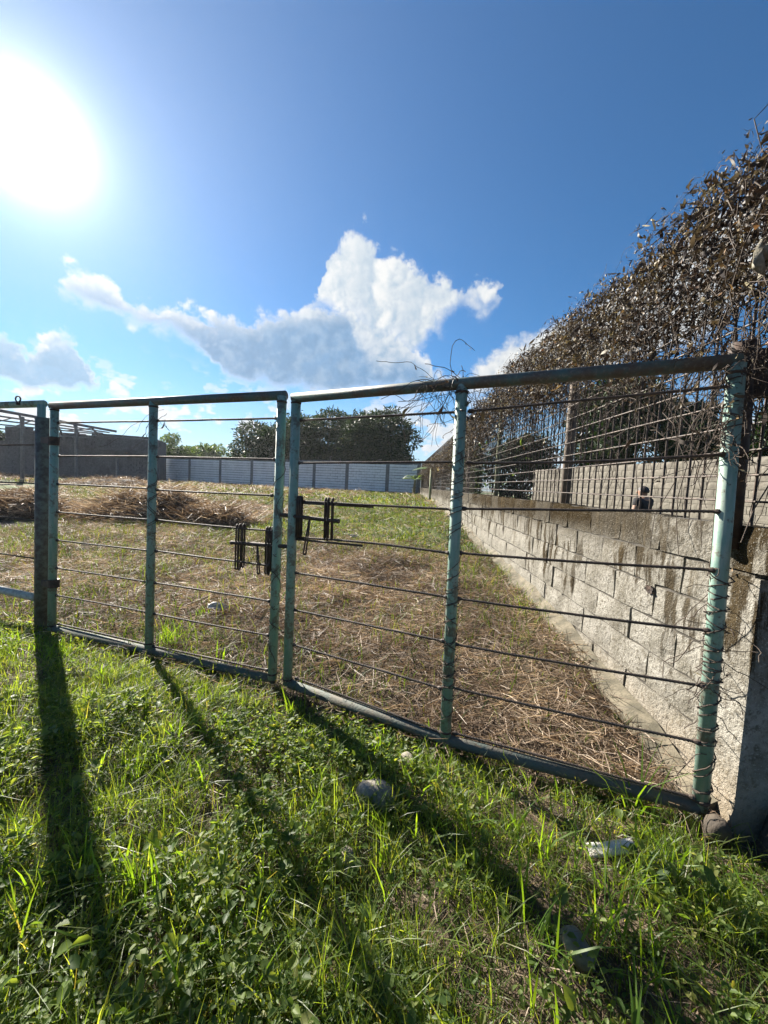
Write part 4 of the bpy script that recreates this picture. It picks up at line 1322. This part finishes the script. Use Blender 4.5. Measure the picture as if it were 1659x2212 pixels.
a, b = on_stile(((1592, 786), (1512, 1745)), 0.42, 1.0, YR[2]); twiner('dry vine coiled round the right-hand stile next to the block wall', a, b, PR, 15, 3, 40, 14, 0.003)
a, b = on_stile(((1592, 786), (1512, 1745)), 0.0, 0.2, YR[2]); twiner('tangle of dry vine on the top corner of the right gate leaf', a, b, PR, 5, 4, 90, 80, 0.003)
a, b = on_stile(((998, 832), (962, 1592)), 0.02, 0.95, YR[1]); twiner('dry vine wound up the middle stile of the right gate leaf', a, b, PR, 17, 5, 26, 6, 0.0022)
a, b = on_stile(((332, 868), (322, 1399)), 0.2, 0.75, YL[1]); twiner('thin vine wound round the middle stile of the left gate leaf', a, b, PR, 7, 6, 5, 3, 0.0024)
a, b = on_stile(((609.5, 856), (588, 1466)), 0.1, 0.95, YL[2]); twiner('thin vine wound round the stile of the left gate leaf where the leaves meet', a, b, PR, 7, 7, 8, 3, 0.0024)


def tangle(label, center, spread, n, seed, leaves):
    rr = random.Random(seed); c = Vector(center)
    root = thing('vine_tangle', label, 'vine', c)
    mb = MB(); ends = []
    for i in range(n):
        p = c + Vector((rr.gauss(0, spread * 0.45), rr.gauss(0, 0.02), rr.gauss(0.0, 0.02)))
        d = Vector((rr.uniform(-1, 1), rr.uniform(-.4, .4), rr.uniform(-1.1, 0.5))) * 0.022; pts = [p]
        for q in range(rr.randint(7, 16)):
            d = d + Vector((rr.gauss(0, 1), rr.gauss(0, .5), rr.gauss(-0.35, 1))) * 0.006
            if d.length > 0.03: d = d.normalized() * 0.03
            pts.append(pts[-1] + d)
        mb.tube(pts, rr.uniform(0.001, 0.0019), 4, False); ends += pts[3:]
    child(mb.build('twigs', VINE), root)
    P = np.array([tuple(rr.choice(ends)) for _ in range(leaves)])
    V, T = curled_leaves(P, 0.04, seed); child(tri_mesh('leaf_scraps', V, T, DRYLEAF), root)['kind'] = 'stuff'


tangle('loose tangle of dry tendrils on the top rail above the middle stile', at(970, 830, 2.05), 0.2, 60, 21, 60)
tangle('thick tangle of dry vine over the dark hinge post', at(1604, 770, 1.66), 0.1, 90, 23, 110)
tangle('few dry twigs on the top bar of the left gate leaf', at(345, 905, 2.9), 0.14, 9, 22, 9)

# pale scrap caught in the vines at the right edge
c = wall_pt(1.62, 0.06, 1.13); mb = MB()
c = at(1648, 556, 1.63)
V = []; F = []
for i in range(7):
    for j in range(6):
        a_, b_ = (i / 6 - 0.5), (j / 5 - 0.5)
        V.append((c.x + a_ * 0.1 * (1 - 0.5 * abs(b_)) + rb.uniform(-.014, .014), c.y + 0.02 * math.sin(9 * a_ + 4 * b_) + 0.05 * a_, c.z + b_ * 0.12 + 0.015 * math.cos(8 * b_ + 5 * a_) + rb.uniform(-.014, .014)))
for i in range(6):
    for j in range(5):
        F.append((i * 6 + j, (i + 1) * 6 + j, (i + 1) * 6 + j + 1, i * 6 + j + 1))
mb.v = V; mb.f = F
o = mb.build('cloth_scrap', CLOTH, smooth=True); tag(o, 'pale rag caught in the vines near the right picture edge', 'rag')
md = o.modifiers.new('Solidify', 'SOLIDIFY'); md.thickness = 0.003


# ------------------------------------------------------------------ stones and litter
def stone(label, x, y, Y, size, seed, sink=0.3, group=None, name='stone', mat=STONE):
    r = random.Random(seed); p = at(x, y, Y)
    mb = MB(); n, m = 9, 14
    for i in range(n + 1):
        th = math.pi * i / n
        for j in range(m):
            ph = 2 * math.pi * j / m
            d = Vector((math.sin(th) * math.cos(ph), math.sin(th) * math.sin(ph), math.cos(th)))
            q = 1 + 0.09 * math.sin(2 * d.x * 2.1 + seed) + 0.07 * math.sin(3.3 * d.y + seed * 2) + 0.05 * math.sin(4 * d.z + 1.7 * d.x) + 0.035 * math.sin(9 * d.x + 5 * d.y + seed) + r.uniform(-0.018, 0.018)
            mb.v.append((d.x * size[0] * q, d.y * size[1] * q, d.z * size[2] * q))
    for i in range(n):
        for j in range(m):
            mb.f.append((i * m + j, (i + 1) * m + j, (i + 1) * m + (j + 1) % m, i * m + (j + 1) % m))
    o = mb.build(name, mat, smooth=True)
    o.location = (p.x, Y, float(ground_z(p.x, Y)) + size[2] * (1 - sink) - 0.01); o.rotation_euler = (0.1, 0.35, r.uniform(0, 6))
    tag(o, label, 'stone', group); return o


def depth_on_ground(x, y):
    d = ray(x, y); Y = 1.0
    for _ in range(60):
        P = at(x, y, Y); g = float(ground_z(P.x, P.y)); Y_new = (g - EYE) / d[2] * d[1]; Y = 0.5 * Y + 0.5 * Y_new
    return Y


Yq = depth_on_ground(815, 1740)
stone('large smooth grey stone half sunk in the grass in front of the right gate leaf', 815, 1705, Yq, (0.105, 0.07, 0.06), 1, 0.12)
stone('small rounded stone in the grass below the bottom rail, behind the large stone', 880, 1640, depth_on_ground(880, 1655), (0.05, 0.045, 0.04), 2, 0.3)
stone('small dark stone half hidden in the grass left of the large stone', 745, 1850, depth_on_ground(745, 1865), (0.045, 0.04, 0.032), 3, 0.3)
stone('rounded stone in the weeds low on the right side', 1245, 2040, depth_on_ground(1245, 2060), (0.05, 0.045, 0.04), 4, 0.3)
bo = stone('lumpy boulder with shade in its dark colour against the foot of the right-hand stile', 1556, 1690, 1.53, (0.05, 0.045, 0.075), 6, 0.25, name='boulder', mat=BARK)  # dark bark colour stands in for the shadow on the boulder

# white half-pipe offcut, crumpled bag, tile
Yp = depth_on_ground(1310, 1845)
p0, p1 = at(1268, 1838, Yp + 0.01), at(1368, 1828, Yp - 0.02)
mb = MB(); d = (p1 - p0).normalized(); s_ = d.cross(Vector((0, 0, 1))).normalized(); seg = 10
ringn = 0
for i in range(9):
    t_ = i / 8; P = p0.lerp(p1, t_)
    for q in range(seg + 1):
        a = math.pi * q / seg - 0.3
        rr_ = 0.02 * (1 + 0.12 * math.sin(5 * t_ + q))
        mb.v.append(tuple(P + s_ * (math.cos(a) * rr_ * 1.25) + Vector((0, 0, math.sin(a) * rr_ * 0.8))))
for i in range(8):
    for q in range(seg):
        a = i * (seg + 1) + q; mb.f.append((a, a + 1, a + seg + 2, a + seg + 1))
o = mb.build('pipe_offcut', PLASTIC, smooth=True); tag(o, 'crushed white plastic pipe offcut lying in the weeds below the bottom rail', 'litter')
md = o.modifiers.new('Solidify', 'SOLIDIFY'); md.thickness = 0.003


def crumple(name, label, c, size, seed):
    r = random.Random(seed); mb = MB(); n, m = 8, 12
    for i in range(n + 1):
        th = math.pi * i / n
        for j in range(m):
            ph = 2 * math.pi * j / m; q = 1 + r.uniform(-0.5, 0.35)
            mb.v.append((math.sin(th) * math.cos(ph) * size[0] * q, math.sin(th) * math.sin(ph) * size[1] * q, math.cos(th) * size[2] * q))
    for i in range(n):
        for j in range(m):
            mb.f.append((i * m + j, (i + 1) * m + j, (i + 1) * m + (j + 1) % m, i * m + (j + 1) % m))
    o = mb.build(name, PLASTIC); o.location = c; o.rotation_euler = (0, 0.3, 0.4); tag(o, label, 'litter'); return o


Yb = depth_on_ground(475, 1318); P = at(475, 1312, Yb)
crumple('plastic_bag', 'crumpled white plastic bag on the straw behind the left gate leaf', (P.x, P.y, float(ground_z(P.x, P.y)) + 0.025), (0.1, 0.05, 0.04), 3)
Yb = depth_on_ground(768, 1166); P = at(768, 1166, Yb)
crumple('plastic_wrapper', 'flat white wrapper lying in the green field behind the bolt', (P.x, P.y, float(ground_z(P.x, P.y)) + 0.05), (0.13, 0.05, 0.03), 4)
Yb = depth_on_ground(1110, 1362); P = at(1085, 1170, depth_on_ground(1085, 1172))

# ------------------------------------------------------------------ grass, herbs and straw
def blades(name, P, h, w, lean, seed, mat, kind='stuff', curl=1.0, parent=None):
    r = np.random.default_rng(seed); n = len(P)
    az_ = r.uniform(0, 2 * np.pi, n); d = np.stack([np.cos(az_), np.sin(az_), np.zeros(n)], 1)
    tw = az_ + np.pi / 2 + r.normal(size=n) * 0.5; sd = np.stack([np.cos(tw), np.sin(tw), np.zeros(n)], 1)
    lv = []
    for t_, ww in ((0, 0.75), (0.38, 1.0), (0.72, 0.7), (1.0, 0.0)):
        c = P + d * (lean * h * (0.25 * t_ + 0.75 * t_ ** 2) * curl)[:, None]
        c[:, 2] += h * t_ * (1 - 0.38 * np.clip(lean, 0, 1.6) * t_)
        if ww > 0:
            lv += [c + sd * (w * ww / 2)[:, None], c - sd * (w * ww / 2)[:, None]]
        else:
            lv.append(c)
    V = np.stack(lv, 1)
    t0 = np.array([[0, 1, 3], [0, 3, 2], [2, 3, 5], [2, 5, 4], [4, 5, 6]])
    T = np.arange(n)[:, None, None] * 7 + t0[None]
    o = tri_mesh(name, V, T, mat, parent)
    if kind: o['kind'] = kind
    return o


def straws(name, P, L, w, rise, seed, mat):
    r = np.random.default_rng(seed); n = len(P)
    az_ = r.uniform(0, 2 * np.pi, n); d = np.stack([np.cos(az_), np.sin(az_), np.zeros(n)], 1)
    bend = r.normal(size=n) * 0.35; d2 = np.stack([np.cos(az_ + bend), np.sin(az_ + bend), np.zeros(n)], 1)
    e1 = r.uniform(-0.3, 0.75, n) * rise; e2 = e1 + r.normal(size=n) * 0.5 * rise
    p0 = P.copy(); p1 = p0 + d * (L * 0.5)[:, None]; p1[:, 2] += np.abs(e1) * L * 0.5
    p2 = p1 + d2 * (L * 0.5)[:, None]; p2[:, 2] += np.clip(e2, -0.6, 0.8) * L * 0.5
    roll = r.uniform(0, np.pi, n); sd = np.stack([-d[:, 1] * np.cos(roll), d[:, 0] * np.cos(roll), np.sin(roll)], 1)
    hw = (w / 2)[:, None]
    V = np.stack([p0 + sd * hw, p0 - sd * hw, p1 + sd * hw, p1 - sd * hw, p2 + sd * hw * 0.5, p2 - sd * hw * 0.5], 1)
    T = np.arange(n)[:, None, None] * 6 + np.array([[0, 1, 3], [0, 3, 2], [2, 3, 5], [2, 5, 4]])[None]
    o = tri_mesh(name, V, T, mat); o['kind'] = 'stuff'
    return o


def herbs(name, P, size, lift, seed, mat):
    """little oval leaves in twos and threes at a tilt"""
    r = np.random.default_rng(seed); n = len(P)
    az_ = r.uniform(0, 2 * np.pi, n); pit = r.uniform(-0.25, 0.8, n)
    ax = np.stack([np.cos(az_) * np.cos(pit), np.sin(az_) * np.cos(pit), np.sin(pit)], 1)
    sd = np.stack([-np.sin(az_), np.cos(az_), r.normal(size=n) * 0.35], 1); sd /= np.linalg.norm(sd, axis=1)[:, None]
    nr = np.cross(ax, sd)
    L = size * r.uniform(0.55, 1.35, n); w = L * r.uniform(0.24, 0.4, n)
    c = P.copy(); c[:, 2] += lift
    prof = [(0, 0, 0), (0.28, 0.85, 0.12), (0.66, 0.85, 0.14), (1, 0, -0.05), (0.66, -0.85, 0.14), (0.28, -0.85, 0.12)]
    V = np.stack([c + ax * (t_ * L)[:, None] + sd * (s_ * w)[:, None] + nr * (k_ * L)[:, None] for t_, s_, k_ in prof], 1)
    T = np.arange(n)[:, None, None] * 6 + LEAF_T[None]
    o = tri_mesh(name, V, T, mat); o['kind'] = 'stuff'
    return o


def scatter(n, x0, x1, y0, y1, seed, s0=-99, s1=99, margin=0.9):
    r = np.random.default_rng(seed)
    x = r.uniform(x0, x1, n); y = r.uniform(y0, y1, n)
    s = s_of(x, y); side = (WALL_X + WALL_T * y) - x
    m = (s > s0) & (s < s1) & (np.abs(x) < y * 1.06 + margin)
    m &= (side > 0.03) | (y < 1.45)
    return x[m], y[m]


def pts(x, y, dz=0.0):
    return np.stack([x, y, ground_z(x, y) + dz], 1)


def pick(x, y, prob, seed):
    m = np.random.default_rng(seed).random(len(x)) < prob
    return x[m], y[m]


# --- foreground, this side of the gate
def dirt(x, y):
    """bare soil near the foot of the wall and in patches"""
    d = np.clip((x - 1.15 - 0.1 * (y - 1.2)) * 1.6, 0, 1)
    return np.clip(d + np.clip((fbm(x * 2.1, y * 2.1, 15) - 0.62) * 5, 0, 0.6), 0, 1)


def clumps(cnt, per, rad_, seed, s1, prob):
    x, y = scatter(cnt, -4.6, 2.3, 0.35, 3.9, seed, s1=s1)
    x, y = pick(x, y, prob(x, y), seed + 1)
    r = np.random.default_rng(seed + 2); k = r.integers(per[0], per[1], len(x))
    size = np.repeat(r.uniform(0.45, 1.25, len(x)) ** 1.3, k)
    R_ = rad_ * size
    return np.repeat(x, k) + r.normal(size=k.sum()) * R_, np.repeat(y, k) + r.normal(size=k.sum()) * R_, size


x, y = scatter(110000, -4.6, 2.3, 0.35, 3.9, 1, s1=0.12)
x, y = pick(x, y, (1 - 0.85 * dirt(x, y)) * (0.45 + 0.9 * fbm(x * 3, y * 3, 2)), 1)
cx_, cy_, sz = clumps(11500, (10, 34), 0.028, 301, 0.1, lambda x, y: (1 - 0.9 * dirt(x, y)) * np.clip(0.2 + 2.2 * (fbm(x * 1.6, y * 1.6, 7) - 0.33), 0.05, 1))
r_ = np.random.default_rng(2); n = len(x) + len(cx_)
hgt = np.concatenate([0.03 + 0.06 * r_.random(len(x)) ** 2, sz * r_.uniform(0.05, 0.19, len(cx_))])
x = np.concatenate([x, cx_]); y = np.concatenate([y, cy_])
hgt = hgt * np.interp(s_of(x, y), [-0.55, -0.15, 0.1], [1.0, 0.75, 0.5])
grass = blades('grass', pts(x, y, -0.005), hgt, r_.uniform(0.0018, 0.0042, n), r_.uniform(0.15, 1.35, n), 3, BLADE)
tag(grass, 'short green grass growing in front of the gate', 'grass')
x, y = scatter(5200, -4.6, 2.1, 0.35, 3.9, 5, s1=0.1)
clump = fbm(x * 1.7, y * 1.7, 33); x, y = pick(x, y, np.clip((clump - 0.42) * 4, 0.05, 1) * (1 - 0.8 * dirt(x, y)), 6)
k_ = 3; x = np.repeat(x, k_) + RNG.normal(size=len(x) * k_) * 0.012; y = np.repeat(y, k_) + RNG.normal(size=len(y) * k_) * 0.012
n = len(x); r_ = np.random.default_rng(8)
tall = blades('tall_grass', pts(x, y, -0.005), r_.uniform(0.1, 0.26, n) * np.interp(s_of(x, y), [-0.5, -0.1], [1.0, 0.45]), r_.uniform(0.004, 0.009, n), r_.uniform(0.15, 0.95, n), 9, BROAD)
tag(tall, 'taller bright grass blades standing out of the short grass', 'grass')
x, y = scatter(82000, -4.6, 2.2, 0.35, 3.7, 11, s1=0.05)
dm = fbm(x * 1.4, y * 1.4, 51)
x, y = pick(x, y, np.clip(0.25 + (dm - 0.4) * 3.0 + np.clip((1.9 - y) * 0.5, 0, 0.6), 0.04, 1) * (1 - 0.7 * dirt(x, y)), 12)
k_ = 4; hx = np.repeat(x, k_) + RNG.normal(size=len(x) * k_) * 0.011; hy = np.repeat(y, k_) + RNG.normal(size=len(y) * k_) * 0.011
n = len(hx); r_ = np.random.default_rng(13)
lift = np.repeat(r_.uniform(0.01, 0.1, len(x)) * (0.5 + fbm(x * 3, y * 3, 52)) * np.interp(s_of(x, y), [-0.5, -0.1], [1.0, 0.35]), k_) + r_.normal(size=n) * 0.004
hb = herbs('clover', pts(hx, hy), 0.0185 * np.repeat(r_.choice([0.7, 1.0, 1.35, 2.1], len(x), p=[.28, .37, .24, .11]), k_), lift, 14, HERB)
tag(hb, 'low leafy ground cover mixed through the foreground grass', 'ground cover')
x, y = scatter(60000, -4.6, 2.3, 0.35, 3.9, 16, s1=0.2)
x, y = pick(x, y, 0.3 + 0.9 * dirt(x, y), 17)
n = len(x); r_ = np.random.default_rng(18)
lit_ = straws('dry_litter', pts(x, y, 0.004 + 0.02 * r_.random(n)), r_.uniform(0.03, 0.13, n), r_.uniform(0.0012, 0.003, n), 0.5, 19, STRAW)
tag(lit_, 'dry stalks lying through the foreground grass', 'straw')

# --- the field behind the gate
def straw_layer(name, cnt, box, s0, s1, L, w, rise, seed, label):
    x, y = scatter(cnt, *box, seed, s0, s1, 1.2)
    dens = 0.45 + 0.9 * fbm(x * 1.8, y * 1.8, seed + 3)
    x, y = pick(x, y, dens * (1 - 0.72 * green(x, y)), seed + 1)
    n = len(x); r_ = np.random.default_rng(seed + 2)
    mound = np.clip(fbm(x * 1.7, y * 1.7, 71) - 0.45, 0, 1) * 0.16
    o = straws(name, pts(x, y, 0.0) + np.stack([0 * x, 0 * x, r_.random(n) * (0.03 + mound)], 1), r_.uniform(*L, n), r_.uniform(*w, n), rise, seed + 4, STRAW)
    tag(o, label, 'straw')


straw_layer('cut_straw', 170000, (-7, 2.0, 1.6, 8.5), 0.02, 4.2, (0.05, 0.26), (0.0018, 0.0048), 0.5, 100, 'cut dry straw lying just behind the gate')
straw_layer('cut_straw', 95000, (-14, 2.2, 4, 17), 4.2, 10, (0.1, 0.38), (0.004, 0.009), 0.5, 120, 'cut dry straw in the middle of the field')
straw_layer('cut_straw', 80000, (-34, 2.4, 8, 36), 10, 30, (0.2, 0.6), (0.008, 0.02), 0.55, 140, 'cut dry straw towards the far walls')


def green_layer(name, cnt, box, s0, s1, h, w, seed, label, base=0.07):
    x, y = scatter(cnt, *box, seed, s0, s1, 1.2)
    x, y = pick(x, y, base + 0.95 * green(x, y), seed + 1)
    n = len(x); r_ = np.random.default_rng(seed + 2)
    o = blades(name, pts(x, y, 0.0), r_.uniform(*h, n) * (0.6 + 0.8 * fbm(x * 1.5, y * 1.5, seed)), r_.uniform(*w, n), r_.uniform(0.2, 1.1, n), seed + 3, FIELDBLADE)
    tag(o, label, 'grass')


green_layer('field_grass', 60000, (-7, 2.0, 1.6, 8.5), 0.05, 4.2, (0.05, 0.19), (0.0035, 0.008), 200, 'green grass sprouting through the straw behind the gate')
green_layer('field_grass', 110000, (-14, 2.2, 4, 17), 4.2, 10, (0.05, 0.17), (0.006, 0.013), 220, 'green grass in the middle of the field')
green_layer('field_grass', 90000, (-34, 2.4, 8, 36), 10, 30, (0.08, 0.22), (0.016, 0.035), 240, 'green grass towards the white wall')


# hay heaps raked together on the left of the field
def hay_heap(label, cx, cy_, rx, ry, h, n, seed):
    r = np.random.default_rng(seed)
    root = thing('hay_heap', label, 'hay', (cx, cy_, float(ground_z(cx, cy_))))
    a = r.uniform(0, 2 * np.pi, n); q = np.sqrt(r.random(n))
    x, y = cx + np.cos(a) * q * rx, cy_ + np.sin(a) * q * ry
    lumps_ = 0.55 + 0.75 * fbm(x * 2.2, y * 2.2, seed)
    z = ground_z(x, y) + h * (1 - q ** 1.7) * lumps_ * (0.55 + 0.45 * r.random(n))
    o = straws('straw_pile', np.stack([x, y, z], 1), r.uniform(0.12, 0.5, n), r.uniform(0.005, 0.013, n), 0.7, seed + 1, STRAW)
    child(o, root)
    mb = MB(); m, k2 = 22, 7
    for i in range(k2 + 1):
        for j in range(m):
            aa_, qq = 2 * math.pi * j / m, i / k2
            X, Y_ = cx + math.cos(aa_) * qq * rx * 0.97, cy_ + math.sin(aa_) * qq * ry * 0.97
            mb.v.append((X, Y_, float(ground_z(X, Y_)) - 0.02 + h * 0.8 * (1 - qq ** 1.7) * float(0.55 + 0.75 * fbm(np.array(X * 2.2), np.array(Y_ * 2.2), seed))))
    for i in range(k2):
        for j in range(m):
            mb.f.append((i * m + j, (i + 1) * m + j, (i + 1) * m + (j + 1) % m, i * m + (j + 1) % m))
    child(mb.build('packed_core', mat_simple('packed hay', (0.06, 0.042, 0.026), (0.03, 0.022, 0.014), 9), smooth=True), root)


hay_heap('long brown hay heap behind the left gate leaf', -5.3, 8.6, 1.7, 0.8, 0.72, 8000, 1)
hay_heap('small brown hay heap to the right of the long heap', -3.6, 8.2, 0.9, 0.55, 0.5, 3500, 2)
hay_heap('brown hay heap seen through the fixed panel at the left edge', -8.3, 8.6, 1.4, 0.8, 0.6, 6000, 3)
hay_heap('low hay heap in front of the shed', -13.5, 19.0, 3.2, 1.2, 0.45, 4000, 4)


# single conspicuous tufts
def tuft(label, x, y, n, h, w, lean, seed, mat=BROAD, spread=0.03):
    Y = depth_on_ground(x, y); P = at(x, y, Y); r = np.random.default_rng(seed)
    root = thing('grass_tuft', label, 'grass', (P.x, P.y, P.z))
    q = np.array([P.x, P.y, P.z - 0.01]) + r.normal(size=(n, 3)) * np.array([spread, spread, 0])
    o = blades('blades', q, r.uniform(h * 0.5, h, n), r.uniform(w * 0.6, w, n), r.uniform(lean * 0.3, lean, n), seed, mat, None)
    child(o, root)


tuft('bushy green grass tuft just behind the left gate leaf', 372, 1392, 70, 0.3, 0.006, 0.9, 1, spread=0.07)
tuft('pair of broad bright blades behind the bottom rail of the left gate leaf', 482, 1435, 4, 0.22, 0.013, 0.5, 2)
tuft('tall arching grass stalks in front of the right gate leaf near the wall', 1372, 1760, 16, 0.44, 0.009, 1.2, 3, spread=0.018)
tuft('green tuft of grass standing in front of the large stone', 830, 1800, 26, 0.17, 0.006, 0.6, 4)
tuft('upright grass tuft at the foot of the two meeting gate stiles', 640, 1545, 12, 0.25, 0.009, 0.6, 5)
tuft('grass tuft growing at the foot of the thick rusty post', 120, 1420, 50, 0.22, 0.005, 0.8, 6, spread=0.06)
tuft('bright tall grass clump in the left foreground', 300, 1690, 24, 0.22, 0.006, 0.5, 7)
tuft('small weed tuft behind the left gate leaf beside the white bag', 440, 1330, 16, 0.16, 0.009, 0.8, 8)
tuft('bright grass blades low in the middle of the foreground', 545, 1960, 8, 0.16, 0.009, 0.5, 9)
tuft('grass tuft in the weeds low on the right', 1180, 2030, 12, 0.16, 0.007, 0.6, 10)

# ------------------------------------------------------------------ hazy air
mb = MB(); mb.box((0, 25, 6.2), (1860, 1860, 15.6))
haze_m = bpy.data.materials.new('hazy air'); haze_m.use_nodes = True
ht = NT(haze_m.node_tree); ht.n.clear()
hv_ = ht.node('ShaderNodeVolumePrincipled', {'Color': c4(0.93, 0.96, 1.0), 'Density': 0.0003, 'Anisotropy': 0.4})
ho = ht.node('ShaderNodeOutputMaterial'); ht.l.new(hv_.outputs[0], ho.inputs['Volume'])
hz = mb.build('haze', haze_m); tag(hz, 'thin sunlit haze in the air over the whole field', 'haze', kind='stuff')
